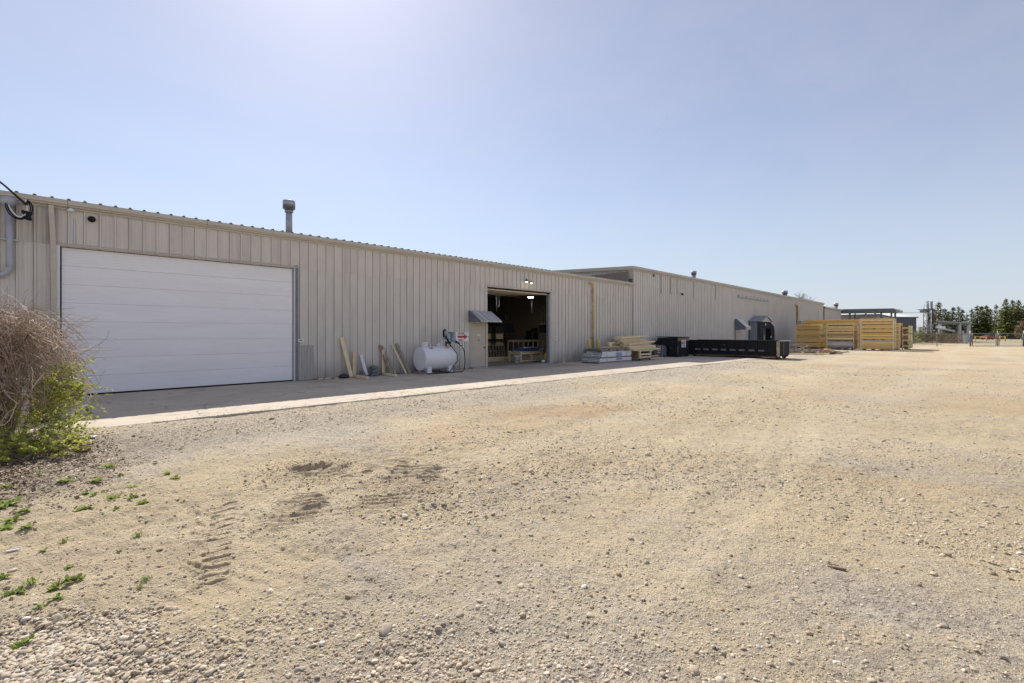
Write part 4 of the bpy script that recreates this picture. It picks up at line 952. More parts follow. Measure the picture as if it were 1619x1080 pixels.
MB().prism([(50.2, 0), (50.2, 2.85), (53.3, 2.85), (54.5, 2.4), (54.7, 1.9), (54.7, 0), (53.4, 0), (53.4, 2.2), (51.0, 2.2), (51.0, 0)], 'y', 15.40, 15.75).build('curtain', BLACK, t)
MB().box(51.0, 53.4, 15.9, 15.95, 0, 2.2).build('curtain_back', GREYM, t)
MB().box(53.4, 54.69, 15.76, WALL-.04, 0, 2.2).build('curtain_side', BLACK, t)
MB().obox((51.3, 15.36, .1), (51.9, 15.6, 1.5), .12, .05, (0, 1, 0)).build('leaning_stick', WOODP, t)
for (x, z) in ((51.55, 2.5), (53.3, 1.2)): MB().box(x, x+.22, 15.37, 15.398, z, z+.2).build('notice', WHITE, t)
t = thing('downspout', 'thin white downspout on the far wall above the lumber', 'downspout', (81, WALL, 2)); MB().tube([(79.5, WALL-.1, 5.0), (79.5, WALL-.1, .1)], .06).build('pipe', WHITE, t); MB().box(79.4, 79.6, WALL-.12, WALL-.03, 4.95, 5.1).build('outlet', WHITE, t)

# ---------------------------------------------------------------- fuel tank
t = thing('fuel_tank', 'white horizontal fuel tank on steel saddles against the wall', 'fuel tank', (11.2, 15.95, 0))
tx0, tx1, ty, tz, tr_ = 10.28, 11.76, 15.93, .64, .475
MB().lathe([(tr_*.99, -.012), (tr_, 0), (tr_, tx1-tx0), (tr_*.985, tx1-tx0+.05), (tr_*.90, tx1-tx0+.11), (tr_*.7, tx1-tx0+.16), (tr_*.4, tx1-tx0+.19), (.02, tx1-tx0+.2)], (tx0, ty, tz), 'x', n=48).build('drum', WHITE, t)
MB().lathe([(tr_+.004, 0), (tr_+.006, .012), (tr_+.004, .024)], (tx0+.0, ty, tz), 'x', n=48).build('rim', WHITE, t)
MB().box(tx0-.018, tx0-.0125, ty-.28, ty-.02, tz-.42+.06, tz-.20).build('plate', WHITE, t)
for x in (tx0+.22, tx1-.22):
    MB().prism([(ty-.17, .10), (ty+.17, .10), (ty+.26, .29), (ty-.26, .29)], 'x', x, x+.07).build('saddle', WHITE, t)
    for s in (-1, 1): MB().box(x-.06, x+.13, ty+s*.30-.05, ty+s*.30+.05, .07, .36).build('leg', WHITE, t)
    MB().box(x-.10, x+.16, ty-.48, ty+.48, .032, .072).build('foot', GALV, t)
MB().lathe([(.135, 0), (.145, .20), (.15, .21), (.15, .225), (.05, .235)], (tx0+.24, ty, tz+tr_-.03)).build('vent_cap', WHITE, t)
MB().lathe([(.03, 0), (.03, .10), (.04, .10), (.04, .13)], (tx0+.52, ty, tz+tr_-.01)).build('fill_cap', WHITE, t)
mb = MB(); seg = 16
ring = [(tx0+.93+.07*math.cos(a), tz+tr_+.09+.07*math.sin(a)) for a in [math.pi*k/8 for k in range(9)]]
mb.prism([(tx0+.84, tz+tr_-.01)]+[(tx0+.93-.07*math.cos(math.pi*k/8), tz+tr_+.07+.07*math.sin(math.pi*k/8)) for k in range(9)]+[(tx0+1.02, tz+tr_-.01), (tx0+.96, tz+tr_-.01)]+[(tx0+.93+.028*math.cos(math.pi*k/4), tz+tr_+.065+.028*math.sin(math.pi*k/4)) for k in range(0, 5)]+[(tx0+.90, tz+tr_-.01)], 'y', ty-.012, ty+.012)
mb.build('lifting_eye', WHITE, t)
MB().tube([(tx0+1.10, ty, tz+tr_-.02), (tx0+1.10, ty, tz+tr_+.36)], .032).lathe([(.05, 0), (.05, .04)], (tx0+1.1, ty, tz+tr_-.01)).build('vent_pipe', PVC, t)
for k, xx in enumerate((.66, 1.22)): MB().lathe([(.035, 0), (.03, .03)], (tx0+xx, ty, tz+tr_-.01)).build('bung', WHITE, t)
px_, pz_ = tx0+1.32, tz+tr_
MB().tube([(px_, ty, pz_-.02), (px_, ty, pz_+.22)], .035).tube([(px_+.22, ty, pz_-.03), (px_+.22, ty, pz_+.2)], .028).tube([(px_, ty, pz_+.15), (px_+.25, ty, pz_+.15)], .03).build('riser', BLACK, t)
pm = MB().box(px_-.10, px_+.13, ty-.17, ty+.10, pz_+.30, pz_+.56).build('pump', BLUEP, t, bevel=.03)
MB().lathe([(.05, -.05), (.11, 0), (.11, .12), (.05, .16)], (px_+.20, ty-.14, pz_+.30), 'x').build('pump_motor', BLUEP, t)
MB().box(px_+.18, px_+.36, ty-.10, ty+.12, pz_+.38, pz_+.62).build('counter', STEEL, t, bevel=.02)
MB().box(px_-.26, px_-.12, ty-.22, ty-.10, pz_+.42, pz_+.70).tube([(px_-.19, ty-.16, pz_+.75), (px_-.14, ty-.2, pz_+.40), (px_+.0, ty-.24, pz_+.18)], .035).build('nozzle_holder', BLACK, t, bevel=.012)
MB().tube([(px_-.22, ty-.24, pz_+.66), (px_-.20, ty-.24, pz_+.46)], .045).build('nozzle', GALV, t)
MB().tube([(px_-.20, ty-.24, pz_+.42), (px_-.10, ty-.27, pz_+.18), (px_+.08, ty-.36, pz_-.05), (px_+.16, ty-.56, pz_-.30), (px_+.12, ty-.62, pz_-.60), (px_-.05, ty-.58, .30), (px_-.2, ty-.55, .09), (px_-.5, ty-.55, .055), (px_-.9, ty-.56, .05), (px_-1.3, ty-.55, .05), (px_-1.0, ty-.60, .05), (px_-.4, ty-.60, .05), (px_+.4, ty-.58, .05), (px_+.56, ty-.54, .12), (px_+.62, ty-.52, .45), (px_+.60, ty-.50, .9), (px_+.56, ty-.42, 1.08), (px_+.48, ty-.24, 1.24), (px_+.36, ty-.12, 1.30)], .018, n=8).build('hose', BLACK, t)
MB().tube([(px_+.34, ty-.1, 1.42), (px_+.44, ty-.2, 1.30), (px_+.54, ty-.24, 1.22)], .030).build('nozzle', BLACK, t)
MB().prism([(-.1, 0), (.1, 0), (.1, .07), (-.1, .07)], 'z', 0, .003)
for (x, m2) in ((tx0+1.22, YEL), (tx0+.42, GREYM)):
    a0 = R(62); mb = MB(); vs = []
    for k in range(4):
        a = R(58+k*4.5); vs += [(x-.09, ty-math.cos(a)*(tr_+.003), tz+math.sin(a)*(tr_+.003)), (x+.09, ty-math.cos(a)*(tr_+.003), tz+math.sin(a)*(tr_+.003))]
    mb.add(vs, [(2*k, 2*k+1, 2*k+3, 2*k+2) for k in range(3)]).build('sticker', m2, t)
MB().box(tx0-.1, tx0+.3, ty-.3, ty+.25, .034, .09).build('wood_chock', WOODG, t)

# ---------------------------------------------------------------- timber leaning along the wall
def bracket(lab, x, ya, yb, h, grp='L-shaped timber brackets against the wall'):
    t = thing('timber_bracket', lab, 'timber bracket', (x, yb, .03), grp)
    MB().box(x-.06, x+.06, yb-.045, yb, .125, h).build('upright', WOODP, t, bevel=.004)
    MB().box(x-.05, x+.05, ya, yb+.02, .034, .122).build('foot', WOODP, t, bevel=.004)
bracket('L-shaped pale timber bracket beside the tall leaning plank', 7.72, 15.35, 16.45, 1.0)
bracket('L-shaped pale timber bracket beside the splintered planks', 8.92, 15.45, 16.45, 1.03)
def plank(name, lab, p, q, wd, th, m, up=(0, 1, 0), grp='planks leaning on the wall'):
    t = thing(name, lab, 'plank', (p[0], p[1], 0), grp)
    MB().obox(p, q, wd, th, up).build('board', m, t, bevel=.003); return t
plank('plank', 'tallest pale plank leaning left against the wall', (7.56, WALL-.26, .06), (7.26, WALL-.07, 1.52), .14, .04, WOODP)
plank('plank', 'whitish grey plank standing right of the tall pine plank', (8.18, WALL-.22, .08), (8.02, WALL-.07, .86), .12, .04, PVC)
plank('plank', 'weathered plank leaning just right of the second bracket', (9.32, WALL-.40, .05), (8.92, WALL-.07, 1.18), .075, .05, WOODG)
plank('plank', 'short dark plank behind the second bracket', (9.12, WALL-.3, .05), (8.80, WALL-.06, 1.22), .075, .035, WOODB)
plank('plank', 'thin tan plank, second from the fuel tank', (9.82, WALL-.35, .05), (9.33, WALL-.07, 1.24), .06, .05, WOODP)
plank('plank', 'rough weathered plank nearest the fuel tank', (9.97, WALL-.38, .05), (9.55, WALL-.07, 1.27), .11, .06, WOODG)
t = thing('block_stack', 'two dark grey moulded blocks stacked below the wall', 'blocks', (8.45, WALL-.3, .03))
for k, (z, s) in enumerate(((.034, 1.1), (.165, .9), (.30, .95))):
    MB().box(8.47-.13*s, 8.47+.13*s, WALL-.38, WALL-.12, z, z+.11).box(8.47-.07, 8.47+.07, WALL-.40, WALL-.1, z+.02, z+.13).build('block', CONCB, t, bevel=.02)
t = thing('tarp_lump', 'small black lump of plastic on the ground at the wall foot', 'plastic bag', (7.3, WALL-.25, .03))
MB().lathe([(.16, 0), (.19, .05), (.15, .12), (.05, .15)], (7.30, WALL-.22, .034), n=9).tube([(7.1, WALL-.2, .06), (7.45, WALL-.25, .10)], .06).build('bag', DARK, t)
t = thing('block_stack', 'grey block behind the whitish plank', 'block', (8.0, WALL-.2, .03)); MB().box(7.90, 8.12, WALL-.36, WALL-.12, .034, .15).box(7.95, 8.07, WALL-.34, WALL-.14, .15, .22).build('block', CONCB, t, bevel=.02)
for k in range(5):
    x = (6.4, 6.62, 6.95, 7.08, 19.9)[k]
    t = MB().obox((x, WALL-.14-.03*k, .05), (x+.16+.05*k, WALL-.10-.02*k, .05), .06, .03).build('wood_scrap', WOODP, None); tag(t, ('thin wood scrap below the corrugated offcut', 'short wood scrap nearest the offcut', 'small wood scrap beside the black lump', 'pale wood block at the foot of the tall plank', 'wood strip on the ground at the wall right of the open doorway')[k], 'wood scrap', 'wood scraps along the wall foot')
MB().box(20.0, 21.0, WALL-.22, WALL-.10, .034, .065)

# ---------------------------------------------------------------- inside the open doorway
t = thing('high_bay_lamp', 'lit round lamp hanging inside the workshop', 'ceiling lamp', (19.0, 20, 4.6))
lx, ly = at(839, 22.0), 22.0; lz = zat(839, 470, 22.0)
def highbay(t, lx, ly, lz):
    MB().lathe([(.19, 0), (.19, .02)], (lx, ly, lz-.02)).build('diffuser', LAMPI, t); MB().lathe([(.23, .002), (.18, .10), (.06, .17)], (lx, ly, lz)).build('housing', STEEL, t); MB().tube([(lx, ly, lz+.17), (lx, ly, 5.3)], .01, n=5).build('cord', BLACK, t)
highbay(t, lx, ly, lz)
for (dx_, lb) in ((-6.5, 'added unseen lamp brightening the workshop from the left'), (6.0, 'added unseen lamp brightening the workshop from the right')):
    t = thing('high_bay_lamp', lb, 'ceiling lamp', (lx+dx_, ly, lz)); highbay(t, lx+dx_, ly, lz)  # two unseen lamps added to brighten the workshop interior
bx, by = at(816.5, 17.9), 17.9
t = thing('bucket', 'white plastic bucket on the floor inside the doorway', 'bucket', (bx, by, .03))
MB().lathe([(.13, 0), (.155, .36), (.165, .36), (.165, .40)], (bx, by, .03)).build('body', WHITE, t); MB().lathe([(.170, .385), (.170, .41), (.05, .415)], (bx, by, .03)).build('lid', WHITE, t); MB().box(bx-.04, bx+.02, by-.155, by-.149, .16, .21).build('label', INK, t)
bx, by = at(863.5, 17.0), 17.0
t = thing('bollard', 'short yellow bollard just inside the open doorway', 'bollard', (bx, by, .03)); MB().lathe([(.085, 0), (.085, .52), (.05, .55)], (bx, by, .03)).build('post', YEL, t); MB().lathe([(.11, 0), (.10, .02)], (bx, by, .03)).build('footing', CONCB, t)
bx, by = at(859, 16.95), 16.95
t = MB().lathe([(.04, 0), (.12, .05), (.10, .14), (.03, .17)], (bx, by, .03), n=7).tube([(bx-.13, by, .09), (bx+.09, by-.05, .15)], .05, n=6).build('rag', WHITE); tag(t, 'crumpled white rag beside the yellow bollard', 'rag')
x0, x1, yy = at(823, 18.2), at(857, 18.2), 18.2
t = thing('pallet_table', 'pale timber pallet trestle carrying a blue tarp', 'pallet', (x0, yy, .03))
for x in (x0, (x0+x1)/2, x1-.1):
    for y in (yy, yy+.9): MB().box(x, x+.10, y, y+.10, .03, .60).build('leg', WOODP, t)
    MB().box(x, x+.10, yy+.101, yy+.899, .46, .58).build('bearer', WOODP, t)
for y in (yy-.02, yy+.45, yy+.92): MB().box(x0-.05, x1+.05, y, y+.10, .601, .64).build('top_board', WOODP, t)
MB().box(x0, x1, yy-.03, yy-.002, .06, .14).box(x0, x1, yy-.03, yy-.002, .48, .58).build('rail', WOODP, t)
t = thing('blue_tarp', 'folded dark blue tarp lying on the pale pallet', 'tarp', (x0+.6, yy+.4, .65))
mb = MB(); nx, ny = 26, 10; vs = []
for i in range(nx+1):
    for k in range(ny+1):
        X_ = x0+.2+(x1-x0+.15)*i/nx; Y_ = yy-.02+1.0*k/ny
        e = min(i, nx-i, 3)/3*min(k+.4, ny-k+.4, 2)/2
        vs.append((X_, Y_, .645+.17*min(1, e)+.05*float(vnoise(np.array(X_*5), np.array(Y_*6), 3))*min(1, e)))
mb.add(vs, [(i*(ny+1)+k, (i+1)*(ny+1)+k, (i+1)*(ny+1)+k+1, i*(ny+1)+k+1) for i in range(nx) for k in range(ny)], smooth=True)
mb.build('sheet', BLUE, t); MB().box(x1-.3, x1+.1, yy-.045, yy-.035, .70, .77).build('label', PVC, t)
# framed timber racks along the back
t = thing('timber_rack', 'long open timber frame with many uprights deep in the workshop', 'timber rack', (20, 23, .03))
yb = 23.2; xa, xb = at(803, yb), at(866, yb)
MB().box(xa, xb, yb, yb+.06, 1.06, 1.20).build('top_rail', WOODG, t); MB().box(xa, xb, yb, yb+.06, .05, .17).build('bottom_rail', WOODG, t)
k = 0
x = xa
while x < xb: MB().box(x, x+.09, yb-.0, yb+.07, .171, 1.059).build('stud', WOODG, t); x += .52
t = thing('timber_rack', 'dark vertical timber slats stored at the left inside the workshop', 'timber rack', (16.6, 22, .03))
yb = 21.5; xa, xb = at(772, yb), at(800, yb); x = xa
while x < xb: MB().obox((x, yb, .05), (x+random.uniform(-.06, .06), yb+.1, random.uniform(.9, 1.1)), .10, .04, (0, 1, 0)).build('slat', WOODG, t); x += .24
MB().box(xa, xb, yb+.15, yb+.2, .5, .6).build('rail', WOODG, t)
t = thing('timber_sheets', 'low pile of pale boards on the workshop floor at the left', 'boards', (16, 20, .03))
for k in range(4): MB().box(at(770, 20)-.3, at(801, 20)+.1*k-.2, 19.8+.04*k, 20.6, .031+.05*k, .075+.05*k).build('board', WOODP, t)
def carton(lab, px0, px1, py0, py1, y, dep=.5):
    x0_, x1_ = at(px0, y), at(px1, y); z0, z1 = zat((px0+px1)/2, py1, y), zat((px0+px1)/2, py0, y)
    t = thing('carton', lab, 'carton', (x0_, y, z0), 'cartons on the rack inside')
    MB().box(x0_, x1_, y, y+dep, z0, z1).build('box', CARD, t, bevel=.01); MB().box((x0_+x1_)/2-.03, (x0_+x1_)/2+.03, y-.003, y-.0005, z0+.01, z1-.01).build('tape', PDOOR, t)
carton('pale carton on the upper shelf at the left edge of the doorway', 770, 776.5, 527, 536, 24.0)
carton('larger pale carton on the upper shelf inside', 784, 796, 527, 536.3, 24.0)
carton('pale carton on the lower shelf at the left edge of the doorway', 770, 776.3, 539.5, 547, 24.0)
carton('wide pale carton on the lower shelf inside', 784, 796, 539.5, 548, 24.0)
t = thing('storage_rack', 'dark steel storage rack holding pale cartons inside', 'storage rack', (17, 22, 0))
xa, xb = at(769, 24)-.4, at(797.5, 24)
for z in (zat(784, 549, 24), zat(784, 538.5, 24)): MB().box(xa, xb, 23.9, 24.7, z, z+.09).build('shelf', BLACK, t)
for x in (xa, xb-.08, at(780, 24)): MB().box(x, x+.08, 23.82, 23.89, .03, 3.0).build('upright', BLACK, t)
MB().box(xa, at(794, 24), 23.95, 24.7, zat(784, 527, 24)+.02, zat(784, 517, 24)).build('top_bin', DARK, t)
t = thing('hanging_panel', 'dark square panel hanging inside the workshop', 'panel', (19, 21, 2)); ya = 20.5
MB().obox((at(803, ya), ya, zat(803, 518, ya)), (at(804, ya), ya, zat(803, 518, ya)+.01), .01, .01)
MB().prism([(at(794.5, ya), zat(794.5, 511.5, ya)), (at(811.5, ya), zat(811, 510, ya)), (at(813.5, ya), zat(813, 526, ya)), (at(797, ya), zat(797, 525, ya))], 'y', ya, ya+.12).build('panel', DARK, t)
MB().tube([(at(808, ya), ya+.06, zat(808, 511, ya)), (at(808, ya), ya+.06, 5.2)], .012, n=5).build('cord', BLACK, t)
t = thing('hanging_panel', 'dark cabinet at the right inside edge of the doorway', 'cabinet', (22, 20, 2)); MB().box(at(861, 20), at(866, 20)+.6, 20, 20.5, zat(862, 526, 20), zat(862, 512, 20)).build('body', DARK, t, bevel=.02); MB().tube([(at(863, 20), 20.2, zat(862, 512, 20)), (at(863, 20), 20.2, 5)], .012, n=5).build('cord', BLACK, t)
t = thing('machine', 'black machine silhouettes beyond the timber frame inside', 'machine', (22, 25, 0))
for (a, b, z) in ((842, 848, 1.9), (850, 853, 2.1), (855, 861, 1.7), (862, 866, 2.0)): MB().box(at(a, 25), at(b, 25), 25, 25.8, .03, z).build('cabinet', DARK, t, bevel=.05)
MB().tube([(at(844, 25), 25.2, 1.8), (at(860, 25), 25.2, 1.9)], .06).build('bar', DARK, t)
t = thing('inner_door', 'tall grey inner door in the back wall of the workshop', 'door', (21, 29.6, 0)); MB().box(at(799, 29.5), at(812, 29.5), 29.45, 29.5, .03, 3.0).build('leaf', GREYM, t); MB().box(at(812, 29.5), at(813, 29.5), 29.43, 29.51, .03, 3.05).build('frame', STEEL, t)

# ---------------------------------------------------------------- vinyl post bundles on pallets
def pallet(x0, x1, y0, y1, z, m=WOODG, par=None, n=5):
    mb = MB()
    for k in range(3):
        y = y0+(y1-y0-.09)*k/2; mb.box(x0, x1, y, y+.09, z, z+.055)
    mb.build('bearer', m, par)
    for k in range(n):
        x = x0+(x1-x0-.1)*k/(n-1); MB().box(x, x+.1, y0, y1, z+.056, z+.078).build('deck_board', m, par)
pb = thing('post_bundle', 'white hollow vinyl posts banded on grey pallets', 'post bundle', (20.5, 14.3, .03))
pallet(20.5, 23.75, 14.25, 15.5, .031, par=pb, n=9)
def post_mesh(L_, s=.098):
    mb = MB(); c = .012; h = s/2
    pr = [(-h+c, -h), (h-c, -h), (h, -h+c), (h, h-c), (h-c, h), (-h+c, h), (-h, h-c), (-h, -h+c)]
    mb.prism(pr, 'x', 0, L_, 0); bo = [(.034*math.cos(k*math.pi/4), .034*math.sin(k*math.pi/4)) for k in range(8)]
    mb.prism(bo, 'x', -.002, .001, 1)
    return mb.build('post', [PVC, PVCI], link=False)
pm1, pm2 = post_mesh(3.2), post_mesh(3.0)
for r_ in range(2):
    for k in range(12): piece('post', pm1, pb, (20.52+random.uniform(0, .03), 14.32+k*.1, .162+.1*r_), (0, 0, 0))
MB().box(20.55, 23.6, 14.26, 15.5, .325, .345).box(20.7, 23.8, 14.24, 15.45, .348, .365).build('separator_board', WOODG, pb)
for r_ in range(3):
    for k in range(12-2*(r_ == 2)): piece('post', pm2, pb, (20.72+.05*r_+random.uniform(0, .03)-(.1 if k > 5 else 0), 14.34+k*.1+.03*(r_ == 2), .418+.1*r_))
for x in (21.2, 22.3, 23.2): MB().box(x, x+.02, 14.265, 14.268, .12, .66).build('band', STEEL, pb)
for (z0, z1) in ((.18, .27), (.40, .48), (.52, .58)): MB().box(22.15, 22.75, 14.262, 14.2645, z0, z1).build('print', mat('blue_print', (.10, .13, .38), (.3, .33, .5), rough=.5, nscale=30) if z0 < .2 else MATS['blue_print'], pb)
for k in range(6):
    z = .685+.022*k; o_ = .08*math.sin(k*2.1)
    for q in range(7): MB().obox((20.85+q*.42+o_, 14.28+.05*q % .1, z), (20.95+q*.42+o_, 15.5, z+.004), .30-.1*(q % 2), .018).build('slat', WOODG, pb)
MB().box(20.9, 21.0, 14.4, 15.3, .825, .86).box(20.8, 23.7, 14.9, 14.99, .825, .85).build('bearer', WOODG, pb)
t = thing('wood_cutoffs', 'T-shaped pine offcut and loose board on top of the white post bundle', 'wood offcuts', (22.6, 15, .83))
xx = at(965, 15.2); MB().box(xx-.32, xx+.36, 15.15, 15.25, 1.08, 1.15).box(xx-.12, xx+.12, 15.15, 15.25, .87, 1.08).box(xx-.2, xx+.2, 15.16, 15.24, 1.0, 1.08).build('offcut', WOODP, t, bevel=.004)
MB().box(at(954, 15)-.1, at(980, 15), 14.95, 15.08, .866, .895).build('board', WOODP, t)

# ---------------------------------------------------------------- lumber cart
ct = thing('lumber_cart', 'wheeled timber cart loaded with staggered pale pine beams', 'lumber cart', (24.3, 14.1, .03))
for (x, y) in ((24.42, 14.14), (25.65, 14.14), (24.42, 15.6), (25.65, 15.6)):
    w_ = MB().tube([(x, y-.02, .095), (x, y+.02, .095)], .062, n=14).build('wheel', TYRE, ct); MB().box(x-.03, x+.03, y-.035, y+.035, .135, .19).build('fork', GALV, ct)
for x in (24.36, 25.60): MB().box(x, x+.10, 14.06, 14.16, .19, .60).build('post', WOODP, ct)
for z in (.20, .37): MB().box(24.461, 25.599, 14.07, 14.13, z, z+.09).build('rail', WOODP, ct)
MB().box(24.2, 25.9, 14.05, 16.2, .60, .66).build('deck', WOODP, ct)
MB().box(24.37, 24.45, 14.17, 16.1, .2, .59).box(25.62, 25.69, 14.17, 16.1, .2, .59).build('side_frame', WOODB, ct)
beam = {L_: MB().box(0, L_, -.068, .068, -.044, .044).build('beam', WOODP, link=False, bevel=.004) for L_ in (2.4, 2.9, 3.2)}
random.seed(21)
for r_ in range(9):
    yb = 14.12+.0*r_
    for k in range(14):
        y = 14.14+.142*k; z = .706+.092*r_
        if r_ > 1+k*.62+.3*math.sin(k*1.7): continue
        L_ = random.choice((2.4, 2.9, 3.2)); xs_ = 23.35+.10*k+random.uniform(-.18, .18)
        if r_ == 0 and k == 0: L_ = 3.2; xs_ = 23.6
        piece('beam', beam[L_], ct, (xs_, y, z), (0, 0, random.uniform(-.008, .008)))
piece('beam', beam[2.9], ct, (23.8, 14.5, 1.02), (0, -.05, -.03)); piece('beam', beam[3.2], ct, (24.3, 15.3, 1.40), (0, -.035, .03))
for (a, b) in ((24.5, 25.2), (25.4, 25.9)): MB().box(a, b, 14.068, 14.0705, .67, .742).build('green_mark', GREEN, ct)
for k in range(5): MB().box(25.0+.35*k, 25.3+.35*k, 15.75, 15.86, 1.44, 1.53).build('block', WOODP, ct)
# lower dark timber beyond the cart
t = thing('timber_pile', 'low brown timber remnants on the slab right of the cart', 'timber pile', (27.6, 14.8, .03))
for k in range(6): MB().obox((26.9+.02*k, 14.9+.1*k, .06+.06*(k % 3)), (28.7-.1*k, 14.9+.11*k, .06+.06*(k % 3)), .1, .05).build('timber', WOODB if k % 2 else WOODP, t)

# ---------------------------------------------------------------- framed cabinet with notice
t = thing('steel_cage', 'grey steel-framed dark cabinet with a red and white notice', 'cabinet', (29.5, 15.5, .03))
for y in (15.27, 15.84): MB().box(29.45, 29.50, y, y+.045, .03, .86).build('leg', GALV, t)
MB().box(29.95, 29.99, 15.27, 15.31, .03, .86).box(29.95, 29.99, 15.84, 15.88, .03, .86).build('leg', GALV, t)
MB().box(29.45, 29.50, 15.316, 15.839, .82, .86).box(29.45, 29.50, 15.316, 15.839, .12, .16).build('frame_rail', GALV, t)
MB().box(29.51, 29.94, 15.32, 15.835, .13, .84).build('panel', GREYM, t)
nb = MB().box(29.497, 29.507, 15.45, 15.70, .32, .78).build('notice', WHITE, t)
def xwords(txt, sz, x, y, z, m, par, sx=1.):
    me = text_mesh(txt, sz, .001); me.materials.clear(); me.materials.append(m)
    o = piece('lettering', me, par, (x, y, z), (R(90), 0, R(-90))); o.scale = (sx, 1, 1); return o
MB().box(29.4945, 29.4965, 15.48, 15.67, .60, .68).box(29.4945, 29.4965, 15.48, 15.67, .50, .58).box(29.4945, 29.4965, 15.46, 15.69, .38, .45).build('print', RED, t)
MB().box(29.4945, 29.4965, 15.5, 15.65, .70, .74).build('print', INK, t)

# ---------------------------------------------------------------- front-load bin
t = thing('waste_bin', 'black steel waste bin with a white sign on its right face', 'waste bin', (31, 15.4, .03))
bx0, bx1, by0, by1 = 30.1, 31.85, 14.5, 16.3
MB().prism([(by0, .10), (by1-.15, .10), (by1, .45), (by1, .95), (by1-.25, 1.15), (by1-.35, 1.36), (by0, 1.36)], 'x', bx0, bx1).build('body', BLACK, t, bevel=.01)
MB().prism([(by0-.05, 1.42), (by1-.28, 1.45), (by1-.28, 1.40), (by0-.05, 1.37)], 'x', bx0-.06, bx1+.06).build('lid', BLACK, t, bevel=.01)
MB().box(bx0-.16, bx0-.001, by0+.55, by0+1.25, .74, .90).prism([(by0+.5, .90), (by0+1.3, .90), (by0+1.2, .96), (by0+.6, .96)], 'x', bx0-.17, bx0-.001).build('fork_pocket', BLACK, t)
for y in (by0+.02, by0+.6, by0+1.3): MB().box(bx0-.03, bx0-.001, y, y+.05, .12, 1.34).build('rib', BLACK, t)
MB().obox((bx0-.02, by0+.55, .73), (bx0-.02, by0+.42, .60), .015, .02).build('chipped_edge', LITP, t)
MB().box(bx0+.02, bx0+.055, by0-.006, by0-.001, .35, .75).build('scrape', LITP, t)
MB().box(bx0+.05, bx1-.03, by0-.035, by0-.002, 1.14, 1.355).build('board', WOODB, t)
for (x, y) in ((bx0+.1, by0+.1), (bx1-.2, by0+.1), (bx0+.1, by1-.4), (bx1-.2, by1-.4)): MB().box(x, x+.12, y, y+.12, .031, .099).build('skid', BLACK, t)
pl = MB().box(30.62, 31.28, by0-.05, by0-.037, .69, 1.21).build('sign_plate', WHITE, t, bevel=.004)
words('RIOT', .24, 30.93, by0-.053, .985, RED, t, 1.0)
MB().box(30.72, 31.15, by0-.053, by0-.0505, 1.12, 1.15).box(30.74, 31.12, by0-.053, by0-.0505, .83, .86).build('print', INK, t)
MB().box(30.74, 31.14, by0-.053, by0-.0505, .75, .79).build('print', RED, t)
t = thing('white_post', 'short white post squeezed between the black bin and container', 'post', (31.98, 14.6, .03)); MB().box(31.95, 32.03, 14.62, 14.70, .03, 1.2).build('post', WHITE, t); MB().box(31.9, 32.2, 14.55, 14.8, .031, .10).build('foot', GALV, t)

# ---------------------------------------------------------------- low roll-off container
t = thing('rolloff_container', 'long low black roll-off container with side ribs and rusty edges', 'container', (33.6, 12, 0))
cx0, cx1, cy0, cy1, ch = 32.62, 34.75, 9.0, 15.1, 1.20
MB().box(cx0, cx0+.05, cy0+.02, cy1, .24, ch-.05).box(cx1-.05, cx1, cy0+.02, cy1, .24, ch-.05).box(cx0+.051, cx1-.051, cy1-.05, cy1, .24, ch-.05).box(cx0+.051, cx1-.051, cy0+.05, cy1-.051, .24, .29).build('body', BLACK, t)
MB().box(cx0-.10, cx0+.06, cy0-.12, cy1, ch-.049, ch+.01).box(cx1-.06, cx1+.1, cy0-.12, cy1, ch-.049, ch+.01).build('top_rail', BLACK, t, bevel=.006)
MB().box(cx0-.11, cx0+.03, cy0-.02, cy1, .12, .235).box(cx1-.03, cx1+.1, cy0-.02, cy1, .12, .235).build('bottom_rail', BLACK, t)
MB().box(cx0-.122, cx0-.111, cy0-.02, cy1-.8, .155, .215).build('rusty_edge', RUST, t)
nb_ = 10; dyb = (cy1-cy0-.1)/nb_
for k in range(nb_+1):
    y = cy0+.05+dyb*k
    MB().box(cx0-.09, cx0-.001, y-.03, y+.03, .236, ch-.05).build('rib', BLACK, t)
    if k < nb_-1 and k > 0:
        MB().add([(cx0-.10, y+.10, .50), (cx0-.10, y+dyb-.12, .50), (cx0-.002, y+dyb-.06, .60), (cx0-.002, y+.16, .60), (cx0-.10, y+.10, .485), (cx0-.10, y+dyb-.12, .485), (cx0-.002, y+dyb-.06, .585), (cx0-.002, y+.16, .585)],
                 [(0, 1, 2, 3), (7, 6, 5, 4), (0, 4, 5, 1), (1, 5, 6, 2), (2, 6, 7, 3), (3, 7, 4, 0)]).build('ledge', GREYM, t)  # greyer than the black body: skylight caught on the slopes, as colour
MB().box(cx0-.03, cx0-.001, cy0+.1, cy1-.1, .76, .79).build('stringer', BLACK, t)
MB().box(cx0+.02, cx1-.02, cy0-.05, cy0+.018, .25, ch-.06).build('tail_gate', BLACK, t)
for x in (cx0-.06, cx0+.85, cx1-.03): MB().box(x, x+.06, cy0-.11, cy0-.051, .22, ch-.05).build('gate_post', LITP if x < cx0 else GREYM, t)  # pale gate and corner posts: sun on their rims put into the colour
MB().box(cx0-.1, cx0-.065, cy0-.11, cy0+.05, .14, ch-.05).build('corner_post', LITP, t)
MB().box(cx0-.12, cx1+.12, cy0-.18, cy0-.05, ch-.04, ch+.02).build('gate_top', GALV, t)
for x in (cx0+.35, cx1-.5):
    MB().tube([(x, cy0+.1, .12), (x+.22, cy0+.1, .12)], .11, n=16).build('roller', RUST, t); MB().tube([(x, cy1-.5, .12), (x+.22, cy1-.5, .12)], .11, n=16).build('roller', RUST, t)
